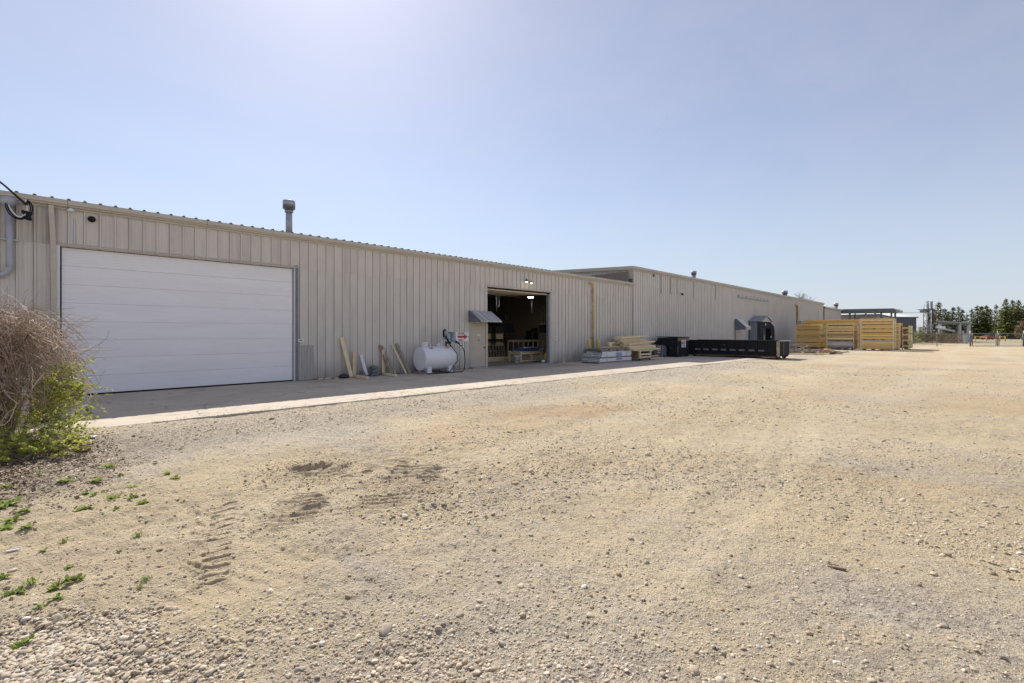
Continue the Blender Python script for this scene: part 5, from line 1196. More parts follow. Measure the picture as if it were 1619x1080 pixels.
MB().box(cx0+.3, cx0+.45, cy0+.05, cy1, .14, .235).box(cx1-.45, cx1-.3, cy0+.05, cy1, .14, .235).build('skid_beam', RUST, t)
for (y, z) in ((13.8, .85), (12.3, .8), (10.9, .34), (11.05, .33)): MB().obox((cx0-.004, y, z), (cx0-.004, y+.06, z+.12), .01, .02, (1, 0, 0)).build('scratch', LITP, t)

# ---------------------------------------------------------------- scrap, crate and boards beside the lumber
t = thing('broken_crate', 'grey broken timber crate frame just past the container end', 'crate', (44.3, 11.5, 0))
random.seed(5)
cx_, cy_ = 44.4, 11.0
def frame_edge(a, b, m=WOODG, nm='batten'): MB().obox((cx_+a[0], cy_+a[1], a[2]), (cx_+b[0], cy_+b[1], b[2]), .07, .06).build(nm, m, t)
for z in (.08, .62):
    frame_edge((-.2, 1.0, z), (.4, -1.0, z)); frame_edge((.9, 1.3, z), (1.5, -.6, z)); frame_edge((-.2, 1.0, z), (.9, 1.3, z)); frame_edge((.4, -1.0, z), (1.5, -.6, z))
for p in ((-.2, 1.0), (.4, -1.0), (1.5, -.6), (.9, 1.3), (.1, 0), (.25, -.5), (-.05, .5)): frame_edge((*p, .02), (*p, .66))
frame_edge((.05, .3, .1), (.35, -.9, .6), WOODP); frame_edge((.2, -.3, .6), (.5, -1.1, .05), WOODP); frame_edge((-.2, .9, .1), (.1, .0, .6)); frame_edge((-.3, .6, .6), (.2, -.5, .78)); frame_edge((0, .9, .7), (1.2, -.3, .72))
t = thing('loose_boards', 'pale loose boards lying flat in front of the broken crate', 'boards', (40.5, 9.6, 0))
for k in range(4): MB().obox((39.6+.3*k, 10.7-.2*k, .06+.04*(k % 2)), (41.6+.16*k, 8.7-.12*k, .06+.04*(k % 2)), .14, .05).build('board', WOODP, t)
t = thing('scrap_heap', 'heap of brown and yellow scrap boards on the gravel before the lumber', 'scrap wood', (45, 9.4, 0))
random.seed(8)
for k in range(42):
    c_ = Vector((44.3+random.gauss(0, .8)*.7158+random.gauss(0, .85)*.6984*1.0, 8.9, 0)); u_ = random.uniform(-1.35, 1.35); v_ = random.gauss(0, .45)
    c_ = Vector((43.9+u_*.7158+v_*.6984, 8.75-u_*.6984+v_*.7158, .06+random.uniform(0, .42)*(1-abs(u_)/1.9)))
    a = random.gauss(R(-44), .45); L_ = random.uniform(.35, 1.0); d = Vector((math.cos(a), math.sin(a), random.gauss(0, .09)))*L_*.7
    MB().obox(c_-d, c_+d, random.uniform(.08, .2), random.uniform(.03, .06)).build('scrap_board', random.choice((WOODB, WOODB, WOODY, WOODG, WOODP)), t)

# ---------------------------------------------------------------- stacks of lumber
def stack(lab, x0, x1, y0, y1, H, seed, bundles=3, mface=(WOOD,), ncol=2, lilac=None, green=.4, ledges=()):
    rs = random.Random(seed)
    t = thing('lumber_stack', lab, 'lumber stack', (x0, y0, 0), 'stacks of new lumber in the yard')
    hb = H/bundles
    core = MB()
    for b in range(bundles):
        z0 = b*hb+(.16 if b == 0 else .05); z1 = (b+1)*hb-.02
        core.box(x0+.10, x1-.10, y0+.10, y1-.10, z0+.02, z1-.02)
        # bearers across the gap
        for q in range(4):
            y = y0+.15+(y1-y0-.35)*q/3; MB().box(x0+.02, x1-.02, y, y+.09, z0-.10 if b == 0 else z0-.06, z0-.005).build('bearer', WOODG, t)
        z = z0
        while z < z1-.03:
            h = rs.choice((.045, .09, .09, .14, .185)); h = min(h, z1-z)
            if z1-(z+h) < .03: h = z1-z
            if rs.random() < .17 and z > z0+.1 and z1-z > .25:
                z += .05; continue                                                # open slot between layers
            dx = rs.uniform(-.055, .05); o0 = rs.uniform(-.05, .05); o1 = rs.uniform(-.05, .06)
            m = rs.choice(mface)
            if lilac is not None and lilac[0] < z < lilac[1]: m = LILAC; dx = -.05
            MB().box(x0+dx, x0+.14+dx, y0+.001+o0, y1+o1, z+.004, z+h-.006).build('board', m, t)
            z += h
        # board ends and end battens on the outer face
        wc = (x1-x0)/ncol
        for c_ in range(ncol):
            xa = x0+.15+c_*wc; xb = x0+(c_+1)*wc-.06
            z = z0
            while z < z1-.03:
                h = min(rs.choice((.14, .19, .24, .28)), z1-z)
                if z1-(z+h) < .05: h = z1-z
                m = GREEN if rs.random() < green*(1 if c_ >= 0 else 1) else rs.choice((WOOD, WOODY, WOODP))
                MB().box(xa, xb, y0-.02+rs.uniform(-.02, .02), y0+.09, z+.004, z+h-.004).build('end_block', m, t)
                z += h
            MB().box(xb-.02, xb+.05, y0-.05, y0+.06, z0-.02, z1+.01).build('end_batten', WOODP, t)
    core.build('inner_boards', WOODE, t)
    for z in ledges: MB().box(x0-.10, x0+.02, y0-.12, y1+.12, z, z+.035).build('ledge_board', WOODY, t)
    MB().box(x0-.0, x0+.09, y0-.03, y0+.05, .02, H*.98).build('corner_post', WOODP, t); MB().box(x0-.02, x0+.07, y1-.05, y1+.04, .02, H*.95).build('corner_post', WOODP, t)
    return t
stack('leftmost lumber stack, half in the shade of the warehouse', 58.4, 61.0, 12.05, 14.3, 2.72, 1, 4, (WOODY, WOOD), green=.08, ledges=(1.22, 2.48))
stack('second lumber stack with a lilac-grey board low on its face', 56.0, 59.0, 8.68, 10.95, 2.78, 2, 3, (WOOD, WOODG, WOOD), lilac=(.42, .75), green=.2)
stack('tallest lumber stack, its face the widest of the row', 55.7, 57.6, 5.62, 8.08, 3.13, 3, 3, (WOOD, WOOD, WOODY), lilac=(.78, 1.02), green=.45)
stack('lumber stack just right of the tallest one', 59.2, 62.0, 5.55, 7.4, 2.72, 4, 3, (WOOD,), ncol=3, green=.08)
stack('rightmost lumber stack with bright green board ends', 60.6, 64.4, 4.95, 5.40, 2.48, 5, 3, (WOODB, WOOD), ncol=2, green=.6)
stack('high golden lumber stack standing behind the front row', 62.2, 64.6, 9.2, 14.4, 3.25, 6, 3, (WOODY,), green=.05)

# ---------------------------------------------------------------- chain-link fence and gates
ZF = 57.6
def fx(px, Z=ZF): return (px-809.5)/720*Z
def ftube(mb, X0, z0, X1, z1, r, Z=ZF, n=8): mb.tube([cam2w(X0, Z, z0), cam2w(X1, Z, z1)], r, n=n); return mb
def mesh_wires(X0, X1, z0, z1, par, Z=ZF, pitch=.16, r=.0045):
    mb = MB(); h = z1-z0; x = X0-h
    while x < X1:
        for s in (1, -1):
            a = (x, z0 if s > 0 else z1); b = (x+h, z1 if s > 0 else z0)
            ta = max(0, (X0-x)/h); tb = min(1, (X1-x)/h)
            if tb > ta:
                pa = (a[0]+h*ta, a[1]+(b[1]-a[1])*ta); pb_ = (a[0]+h*tb, a[1]+(b[1]-a[1])*tb)
                mb.tube([cam2w(pa[0], Z+.01*s, pa[1]), cam2w(pb_[0], Z+.01*s, pb_[1])], r, n=3, cap=False)
        x += pitch
    o = mb.build('wire_mesh', FENCE, par); return o
f = thing('chain_link_fence', 'low chain-link fence right of the lumber stacks', 'fence', cam2w(fx(1480), ZF, 0))
X0, X1 = fx(1395), fx(1534)
for px in (1395, 1438, 1481.5): ftube(MB(), fx(px), 0, fx(px), 1.75 if px > 1470 else 1.6, .035).build('post', FENCE, f)
ftube(MB(), X0, 1.57, X1, 1.57, .035).build('top_rail', FENCE, f); mesh_wires(X0, X1, .05, 1.56, f)
ftube(MB(), fx(1534.5), -.1, fx(1534.5), 2.02, .085, n=10).build('end_post', FENCE, f)
def gate(lab, p0, p1, swing):
    g = thing('gate', lab, 'gate', cam2w(fx(p0), ZF, 0), 'chain-link gates')
    a, b = fx(p0), fx(p1)
    for z in (.08, 1.66): ftube(MB(), a, z, b, z, .04).build('frame_rail', FENCE, g)
    for X in (a, b): ftube(MB(), X, .08, X, 1.7, .04).build('frame_post', FENCE, g)
    mesh_wires(a+.04, b-.04, .1, 1.64, g)
gate('left leaf of the closed chain-link gate', 1537.5, 1575, 0); gate('right leaf of the chain-link gate running out of frame', 1579.5, 1617.5, 0)
f = thing('gate_post', 'thin steel gate post between the two gate leaves', 'post', cam2w(fx(1577), ZF, 0)); ftube(MB(), fx(1577.3), -.1, fx(1577.3), 2.05, .05).build('post', FENCE, f); ftube(MB(), fx(1577.3), 2.05, fx(1577.3), 2.12, .07).build('cap', FENCE, f)
f = thing('chain_link_fence', 'chain-link fence continuing at the right frame edge', 'fence', cam2w(fx(1620), ZF, 0))
for px in (1619, 1680, 1740): ftube(MB(), fx(px), -.1, fx(px), 2.0 if px < 1620 else 1.6, .08 if px < 1620 else .035).build('post', FENCE, f)
ftube(MB(), fx(1620), 1.57, fx(1740), 1.57, .035).build('top_rail', FENCE, f); mesh_wires(fx(1620), fx(1740), .05, 1.56, f)

# ---------------------------------------------------------------- open shelter and yard furniture beyond the fence
ZS = 86
def sx(px, Z=ZS): return (px-809.5)/720*Z
def cbox(X0, X1, Z0, Z1, z0, z1, mb=None):
    mb = mb or MB(); vs = [cam2w(X, Z, z) for z in (z0, z1) for Z in (Z0, Z1) for X in (X0, X1)]
    return mb.add(vs, [(0, 2, 3, 1), (4, 5, 7, 6), (0, 1, 5, 4), (2, 6, 7, 3), (0, 4, 6, 2), (1, 3, 7, 5)])
t = thing('open_shelter', 'flat-roofed open shelter on square posts beyond the fence', 'shelter', cam2w(sx(1510), ZS, 0))
a, b = sx(1481), sx(1538)
mb = MB(); vs = [cam2w(X+(Z-ZS)*(1.02 if X < b else .6), Z, z) for X, dz in ((a, .30), (b, 0)) for Z, z in ((ZS, 3.55+dz), (ZS+5, 3.7+dz), (ZS+5, 3.85+dz), (ZS, 3.72+dz))]
mb.add(vs, [(0, 1, 2, 3), (7, 6, 5, 4), (0, 4, 5, 1), (1, 5, 6, 2), (2, 6, 7, 3), (3, 7, 4, 0)]).build('roof', LIGHTW, t)
MB().obox(cam2w(a+.6, ZS+.2, 3.62), cam2w(b-.2, ZS+.2, 3.32), .12, .34).build('beam', STEEL, t)
for px in (1487.5, 1519, 1533.5):
    cbox(sx(px)-.17, sx(px)+.17, ZS+.05, ZS+.4, 0, 3.4).build('post', GALV, t); cbox(sx(px)+4.2, sx(px)+4.5, ZS+4.5, ZS+4.8, 0, 3.5).build('post', GALV, t)
for k in range(5): cbox(sx(1489.5+k*2.2), sx(1490.3+k*2.2), ZS+3, ZS+3.1, 2.2, 3.6).build('screen_slat', STEEL, t)
cbox(sx(1493.5), sx(1496.5), ZS+2.8, ZS+2.95, 2.2, 3.6).build('screen_panel', GALV, t)
mb = MB(); vs = [cam2w(X+(Z-ZS), Z, z) for X, z0 in ((sx(1480), 2.95), (sx(1510), 2.22)) for Z, z in ((ZS-2, z0-.3), (ZS+1, z0), (ZS+1, z0+.12), (ZS-2, z0-.16))]
mb.add(vs, [(0, 1, 2, 3), (7, 6, 5, 4), (0, 4, 5, 1), (1, 5, 6, 2), (2, 6, 7, 3), (3, 7, 4, 0)]).build('lean_to_roof', GALV, t)
cbox(sx(1507.5)-.1, sx(1507.5)+.1, ZS-1.9, ZS-1.7, 0, 2.1).build('lean_to_post', GALV, t); cbox(sx(1480), sx(1487), ZS-1, ZS-.9, 2.35, 3.0).build('white_panel', SHEDR, t)
t = thing('board_fence', 'brown board fence behind the open shelter', 'fence', cam2w(sx(1523, 94), 94, 0))
for k in range(16): cbox(sx(1506+k*2, 94), sx(1507.9+k*2, 94), 94, 94.06, 0, 2.25+.05*(k % 2)).build('board', BROWNF, t)
cbox(sx(1506, 94), sx(1537, 94), 94.07, 94.15, .5, .65).build('rail', BROWNF, t)
t = thing('picnic_table', 'yellowish timber picnic table by the shelter', 'picnic table', cam2w(sx(1518, 78), 78, 0))
for z, d in ((.95, 0),): 
    for k in range(4): cbox(sx(1511, 78), sx(1525, 78), 78+k*.2, 78.17+k*.2, .95, 1.0).build('top_board', WOODY, t)
for d in (-.5, .95): cbox(sx(1511, 78), sx(1525, 78), 78+d, 78.25+d, .55, .6).build('bench', WOODY, t)
for px in (1512.5, 1522.5):
    for s in (-1, 1): MB().obox(cam2w(sx(px, 78), 78.4+s*.7, 0), cam2w(sx(px, 78), 78.4+s*.2, .94), .1, .06).build('leg', WOODY, t)
t = thing('equipment_box', 'grey utility pedestal near the gate', 'utility box', cam2w(sx(1529, 74), 74, 0))
cbox(sx(1526.5, 74), sx(1530.5, 74), 74, 74.4, 0, 1.55).build('cabinet', GALV, t); cbox(sx(1526, 74), sx(1531, 74), 73.95, 74.45, 1.55, 1.65).build('cap', GALV, t)
# lattice mast with platform, wrapped in old vines
ZT = 95
t = thing('lattice_mast', 'vine-wrapped steel lattice mast with a railed platform and lamps', 'mast', cam2w(sx(1471, ZT), ZT, 0))
XL, XR = sx(1467, ZT), sx(1475, ZT)
for X in (XL, XR):
    for Z in (ZT, ZT+1): MB().tube([cam2w(X, Z, 0), cam2w(X, Z, 7.0)], .07, n=6).build('leg', STEEL, t)
for k in range(9):
    z = .2+k*.75
    for (p, q) in (((XL, ZT), (XR, ZT)), ((XR, ZT+1), (XL, ZT+1)), ((XL, ZT+1), (XL, ZT)), ((XR, ZT), (XR, ZT+1))):
        MB().tube([cam2w(p[0], p[1], z), cam2w(q[0], q[1], z+.75)], .045, n=4).tube([cam2w(p[0], p[1], z), cam2w(q[0], q[1], z)], .04, n=4).build('lattice_bar', STEEL, t)
cbox(sx(1460, ZT), sx(1476, ZT), ZT-.3, ZT+1.3, 6.55, 6.75).build('platform', STEEL, t)
cbox(sx(1461, ZT), sx(1465, ZT), ZT-.2, ZT+1, 6.0, 6.5).build('platform_box', STEEL, t)
mb = MB()
for X in (sx(1460, ZT), sx(1466, ZT), sx(1478, ZT)): mb.tube([cam2w(X, ZT-.2, 6.6), cam2w(X, ZT-.2, 8.2)], .035, n=5)
mb.tube([cam2w(sx(1460, ZT), ZT-.2, 7.4), cam2w(sx(1478, ZT), ZT-.2, 7.4)], .035, n=5).tube([cam2w(sx(1460, ZT), ZT-.2, 8.2), cam2w(sx(1478, ZT), ZT-.2, 8.2)], .035, n=5).build('railing', GALV, t)
for px in (1468, 1474): cbox(sx(px-.9, ZT), sx(px+.9, ZT), ZT, ZT+.3, 6.8, 8.35).build('lamp_head', STEEL, t)
MB().tube([cam2w(sx(1465.5, ZT), ZT-1, 0), cam2w(sx(1465.5, ZT), ZT-1, 6.4)], .07, n=6).build('white_conduit', WHITE, t)
cbox(sx(1459.5, ZT), sx(1462.5, ZT), ZT-.6, ZT-.2, 4.4, 5.1).build('junction_box', WHITE, t)
def twig_mass(name, lab, cat, spots, n, m, L=(.3, 1.0), r=.02, seed=1, group=None, leaf=None, nleaf=0, ls=.18):
    rs = random.Random(seed); c0 = spots[0]; t = thing(name, lab, cat, (c0[0], c0[1], 0), group)
    mb = MB(); lb = MB()
    for i in range(n):
        s = rs.choice(spots); a = rs.uniform(0, 6.28); q = math.sqrt(rs.random())
        p = Vector((s[0]+math.cos(a)*s[3]*q, s[1]+math.sin(a)*s[3]*q, s[2]+rs.random()*s[4]))
        d = Vector((rs.gauss(0, 1), rs.gauss(0, 1), rs.gauss(.6, .8))).normalized()*rs.uniform(*L); e = Vector((rs.gauss(0, .2), rs.gauss(0, .2), rs.gauss(0, .2)))*L[1]
        mb.tube([p, p+d*.5+e*.4, p+d], r, n=3, cap=False, r2=r*.4)
    for i in range(nleaf):
        s = rs.choice(spots); a = rs.uniform(0, 6.28); q = math.sqrt(rs.random())
        p = Vector((s[0]+math.cos(a)*s[3]*q, s[1]+math.sin(a)*s[3]*q, s[2]+rs.random()*s[4]))
        u = Vector((rs.gauss(0, 1), rs.gauss(0, 1), rs.gauss(0, 1))).normalized()*ls; v = u.orthogonal().normalized()*ls*.6
        lb.add([p-u, p+v, p+u, p-v], [(0, 1, 2, 3)])
    o = mb.build('branch', m, t); tag(o, kind='stuff')
    if nleaf: tag(lb.build('foliage', leaf, t), kind='stuff')
    return t
def cp(px, Z, z=0): p = cam2w((px-809.5)/720*Z, Z, z); return (p[0], p[1], p[2])
def spot(px, Z, z, r, h): p = cp(px, Z, z); return (p[0], p[1], p[2], r, h)
twig_mass('climbing_vine', 'bare grey vines clinging to the lattice mast', 'vine', [spot(1470, 95, .0, 1.0, 3.2), spot(1473, 95, 2.5, .7, 2.6), spot(1474, 95, 4, .5, 2.6)], 900, HEDGE, (.3, .9), .035, 3)
twig_mass('bare_shrub', 'brown leafless shrubs behind the fence right of the mast', 'shrub', [spot(1460, 82, 0, 1.2, 1.5), spot(1480, 80, 0, 1.5, 1.7), spot(1497, 78, 0, 1.6, 1.4)], 1100, HEDGE, (.3, .9), .028, 4, leaf=YLEAF, nleaf=350, ls=.10)
twig_mass('budding_shrub', 'small yellow-green budding shrub behind the fence near the lumber', 'shrub', [spot(1451, 76, .3, .55, 1.9), spot(1456, 76, .9, .3, 1.8)], 160, HEDGE, (.3, .7), .02, 5, leaf=YLEAF, nleaf=420, ls=.10)
twig_mass('low_brush', 'low grey brush along the fence by the gate', 'brush', [spot(1505, 76, 0, 1.4, .7), spot(1440, 80, 0, 1.6, .9), spot(1421, 84, 0, 2, .9)], 700, HEDGE, (.2, .7), .025, 6)
# yellow barriers and red car by the trees
t = thing('barrier_rail', 'yellow tube barrier on the road beyond the gate, left of the gate post', 'barrier', cp(1550, 100), 'yellow barriers')
mb = MB()
for px in (1542, 1560): MB().tube([cp(px, 96, 0), cp(px, 96, 1.0)], .08, n=8).build('post', YEL, t)
MB().tube([cp(1542, 96, .95), cp(1560, 96, .95)], .06, n=8).build('rail', YEL, t)
t = thing('barrier_rail', 'yellow tube barrier on the road beyond the right gate leaf', 'barrier', cp(1585, 96), 'yellow barriers')
for px in (1581, 1589.5): MB().tube([cp(px, 96, 0), cp(px, 96, 1.05)], .09, n=8).build('post', YEL, t)
MB().tube([cp(1581, 96, 1.0), cp(1589.5, 96, 1.0)], .05, n=8).build('rail', YEL, t)
t = thing('parked_car', 'red parked car far behind the gate under the spruces', 'car', cp(1568, 120))
def cpoly(poly, Z0, Z1, X0):
    n = len(poly); vs = [cam2w(X0+p, Z, q) for Z in (Z0, Z1) for p, q in poly]
    return MB().add(vs, [tuple(reversed(range(n))), tuple(range(n, 2*n))]+[(i, (i+1) % n, n+(i+1) % n, n+i) for i in range(n)])
XC = (1559-809.5)/720*120
cpoly([(0, .3), (4.3, .3), (4.35, .75), (3.6, .88), (.3, .9), (0, .7)], 120, 121.7, XC).build('body', REDV, t, bevel=.04)
cpoly([(.7, .9), (3.3, .9), (2.7, 1.35), (1.2, 1.38)], 120.1, 121.6, XC).build('cabin', GLASS, t, bevel=.04)
for q in (.8, 3.4):
    MB().tube([cam2w(XC+q, 119.97, .32), cam2w(XC+q, 120.2, .32)], .32, n=14).build('wheel', TYRE, t); MB().tube([cam2w(XC+q, 121.5, .32), cam2w(XC+q, 121.75, .32)], .32, n=14).build('wheel', TYRE, t)
def far_house(lab, px0, px1, Z, h, mw, hr):
    t = thing('far_building', lab, 'building', cp((px0+px1)/2, Z), 'pale buildings beyond the trees')
    X0, X1 = (px0-809.5)/720*Z, (px1-809.5)/720*Z
    cbox(X0, X1, Z, Z+8, 0, h).build('wall', mw, t)
    mb = MB(); vs = [cam2w(X, z_, z) for X in (X0-.3, X1+.3) for z_, z in ((Z-.4, h), (Z+4, h+hr), (Z+8.4, h))]
    mb.add(vs, [(0, 1, 2), (5, 4, 3), (0, 3, 4, 1), (1, 4, 5, 2), (2, 5, 3, 0)]).build('roof', ROOF, t)
    n = max(2, int((X1-X0)/3))
    for k in range(n): X = X0+(X1-X0)*(k+.4)/n; cbox(X, X+1, Z-.05, Z-.001, 1.0, 2.2).build('window', GLASS, t)
far_house('pale low building glimpsed behind the gate', 1541, 1556, 175, 2.9, LIGHTW, .5)
far_house('white building glimpsed between spruce trunks at right', 1590, 1599, 190, 3.2, WHITE, .4)
far_house('long pale building behind the rightmost spruces', 1603, 1650, 185, 3.4, LIGHTW, 1.0)
# overhead lines
t = thing('power_line', 'thin dark overhead lines crossing behind the white roof', 'power line', cp(1435, 125, 7))
for (z, Z) in ((7.2, 122), (7.35, 123)):
    MB().tube([cp(1330, Z, z+.6), cp(1400, Z, z), cp(1470, Z, z-.05), cp(1560, Z, z+.1), cp(1700, Z, z+.6)], .022, n=4).build('wire', BLACK, t)
MB().tube([cp(1702, 123, 0), cp(1702, 123, 9)], .16, n=8).build('pole', BARK2, t)

# ---------------------------------------------------------------- spruces
def fastmesh(name, V, F, m):
    me = bpy.data.meshes.new(name); V = np.asarray(V, np.float32); F = np.asarray(F, np.int32); k = F.shape[1]
    me.vertices.add(len(V)); me.vertices.foreach_set('co', V.ravel()); me.loops.add(F.size); me.loops.foreach_set('vertex_index', F.ravel())
    me.polygons.add(len(F)); me.polygons.foreach_set('loop_start', (np.arange(len(F))*k).astype(np.int32)); me.update(calc_edges=True); me.materials.append(m); return me
def spruce_mesh(seed, H=10., W=2.6, clear=.08, gaps=.24, thin=False, m=SPRUCE):
    rs = random.Random(seed); V = []; F = []
    z = H*clear; ga = 0
    lop = [rs.uniform(.75, 1.2) for _ in range(8)]
    while z < H-.1:
        f = (z/H-clear)/(1-clear); L0 = W*.98*(1-f)**.95*(.55+.45*min(1, f*5))+.12
        nb = rs.choice((4, 5, 6)) if not thin else 3
        for k in range(nb):
            ga += 2.4+rs.uniform(-.4, .4)
            if rs.random() < gaps: continue
            L_ = L0*rs.uniform(.6, 1.15)*lop[int(ga/6.283*8) % 8]; dr = -.10-.35*(1-f)*rs.uniform(.6, 1.3)
            up = .25*rs.random()
            ns = max(2, int(L_/.20))
            for i in range(ns):
                t_ = (i+1)/ns; rr = L_*t_; zz = z+L_*(dr*t_+up*t_*t_)
                for s in range(2):
                    p = np.array([math.cos(ga)*rr, math.sin(ga)*rr, zz])+np.array([rs.gauss(0, .08) for _ in range(3)])
                    w_ = rs.uniform(.17, .34)*(1.15-.5*t_); a2 = ga+rs.choice((-1, 1))*rs.uniform(.3, 1.1)
                    d = np.array([math.cos(a2), math.sin(a2), rs.uniform(-.9, -.05)])*w_*1.5; n = np.array([-math.sin(a2), math.cos(a2), rs.uniform(-.5, .5)])*w_*.5
                    b = len(V); V += [p-d*.3, p+d*.3+n, p+d, p+d*.3-n]; F.append((b, b+1, b+2, b+3))
        z += H*.0165*rs.uniform(.7, 1.3)
    for k in range(10):
        b = len(V); zz = H-.6+k*.07; a = k*2.4; V += [np.array([0, 0, zz]), np.array([math.cos(a)*.10, math.sin(a)*.10, zz+.05]), np.array([math.cos(a)*.16, math.sin(a)*.16, zz+.2]), np.array([0, 0, zz+.15])]; F.append((b, b+1, b+2, b+3))
    return fastmesh('crown', np.array(V), np.array(F), m)
trunk = MB().tube([(0, 0, -.3), (0.05, 0, 4), (0, .03, 9.8)], .2, n=7, r2=.03).build('trunk', BARK, link=False)
CR = [spruce_mesh(1), spruce_mesh(2, W=2.2, clear=.06, m=SPRUCED), spruce_mesh(3, W=3.0, clear=.12, gaps=.25), spruce_mesh(4, W=1.5, gaps=.35, thin=True, m=SPRUCED), spruce_mesh(5, W=3.3, clear=.08, gaps=.1)]
TL = [(1484.5, 478, 124, 0, 'tall spruce just right of the lattice mast'), (1494, 489, 132, 1, 'shorter spruce rising above the shelter roof at left'), (1507, 486.5, 130, 1, 'pointed spruce above the middle of the shelter roof'),
      (1515.5, 485.5, 138, 3, 'thin sparse spruce behind the shelter'), (1521.5, 490.5, 128, 1, 'small dense spruce at the right of the shelter'), (1529, 497, 140, 3, 'low sparse spruce in the gap of the tree row'),
      (1536.5, 489, 135, 3, 'sparse spruce left of the middle group'), (1545.5, 484, 134, 0, 'left spruce of the middle group'), (1552.5, 485, 137, 1, 'second spruce of the middle group'),
      (1559.5, 483.5, 133, 2, 'third spruce of the middle group'), (1565.5, 489, 139, 1, 'fourth, lower spruce of the middle group'), (1575, 482, 136, 3, 'thin-topped spruce between the two big groups'),
      (1590.5, 473.5, 128, 4, 'tallest spruce of all, at the left of the right group'), (1601, 475.5, 131, 4, 'broad spruce second in the right group'), (1610.5, 475.5, 127, 4, 'broad spruce near the right frame edge'), (1620, 483, 130, 2, 'spruce cut by the right frame edge'),
      (1633, 478, 130, 4, 'spruce just beyond the right frame edge'), (1500, 493, 142, 2, 'low spruce behind the two left ones'), (1583, 490, 138, 1, 'low dark spruce filling the gap left of the tallest')]
for i, (px, py, Z, k, lab) in enumerate(TL):
    H = (CAMZ+(527-py)*Z/720+.3)/10
    p = cp(px, Z, -.2); t = thing('spruce_tree', lab, 'spruce tree', p, 'spruces in a row beyond the yard')
    a = bpy.data.objects.new('crown', CR[k]); b = bpy.data.objects.new('trunk', trunk)
    for o in (a, b): COL.objects.link(o); o.parent = t
    hw = H*random.uniform(.95, 1.1)*(1.3 if H < 1.0 else 1)
    t.scale = (hw, hw, H); t.rotation_euler = (0, 0, random.uniform(0, 6.28))
twig_mass('brown_tree', 'brown-leaved conifer at the right frame edge', 'tree', [spot(1618, 112, .6, 1.5, 3.0), spot(1622, 112, 2.5, 1.2, 2.2)], 500, BROWNL, (.3, 1.0), .03, 9, leaf=BROWNL, nleaf=900, ls=.22)
# ground-hugging dark hedge far off on the horizon
twig_mass('far_hedge', 'dark far hedge line under the spruces', 'hedge', [spot(1480+12*k, 150, 0, 2.2, 1.7) for k in range(18)]+[spot(1700+30*k, 165, 0, 4, 3) for k in range(6)], 1500, HEDGE, (.3, .9), .04, 12, leaf=SPRUCED, nleaf=3000, ls=.3)

def bare_tree(name, lab, base, H, spread, seed, m=BARK2, depth=6):
    rs = random.Random(seed); t = thing(name, lab, 'tree', base)
    tr = MB(); br = MB()
    def grow(p, d, L_, r, k):
        q = p+d*L_; (tr if k < 2 else br).tube([p, p+d*L_*.5+Vector((rs.gauss(0, .04), rs.gauss(0, .04), 0))*L_, q], r, n=5 if k < 2 else 3, cap=False, r2=r*.65)
        if k >= depth: return
        for i in range(rs.choice((2, 3, 3))):
            e = (d+Vector((rs.gauss(0, spread), rs.gauss(0, spread), rs.gauss(.08, .25)))).normalized(); grow(q, e, L_*rs.uniform(.62, .85), r*.62, k+1)
    grow(Vector(base), Vector((0, 0, 1)), H*.27, H*.018, 0)
    tr.build('trunk', m, t); tag(br.build('branch', m, t), kind='stuff'); return t
bare_tree('bare_tree', 'leafless tree showing above the far warehouse roof', cp(1262, 112, 0), 13.2, .42, 4, depth=7)
bare_tree('bare_tree', 'faint tiny leafless tree top left of the farthest flue', cp(1311, 150, 0), 11.5, .38, 9, depth=6)

# ---------------------------------------------------------------- brambles at the left
def tube_soup(paths, radii, n=3):
    V = []; F = []; b = 0
    for P_, r in zip(paths, radii):
        P_ = np.asarray(P_); k = len(P_); d = np.gradient(P_, axis=0); d /= np.linalg.norm(d, axis=1)[:, None]+1e-9
        ref = np.array([.3, .5, .81]) if abs(d[0][2]) < .9 else np.array([1., 0, 0])
        u = np.cross(d, ref); u /= np.linalg.norm(u, axis=1)[:, None]+1e-9; v = np.cross(d, u)
        rr = r*np.linspace(1, .45, k)[:, None]
        ring = [P_+rr*(u*math.cos(2*math.pi*j/n)+v*math.sin(2*math.pi*j/n)) for j in range(n)]
        V.append(np.stack(ring, 1).reshape(-1, 3))
        i = np.arange(k-1)[:, None]*n; j = np.arange(n)[None, :]; jn = (j+1) % n
        F.append((np.stack([i+j, i+jn, i+n+jn, i+n+j], -1)+b).reshape(-1, 4)); b += k*n
    return np.concatenate(V), np.concatenate(F)
BC = np.array([-1.42, 10.05]); BA, BB, BH = 1.42, 1.3, 2.06
g_ = np.random.default_rng(5)
def shell(u, v):
    """superellipse bush surface: azimuth u, polar v in 0..1 from rim to top"""
    e = .46; c = np.cos(v*np.pi/2)**e; s = np.sin(v*np.pi/2)**e
    k_ = 1+.10*math.sin(3.1*u+1.3)+.07*math.sin(7.3*u+5*v)
    c = c*k_; s = s*(1+.05*math.sin(5.3*u+2))
    return np.array([BC[0]+BA*c*np.cos(u), BC[1]+BB*c*np.sin(u), BH*s])
paths = []; rad = []; paths2 = []; rad2 = []
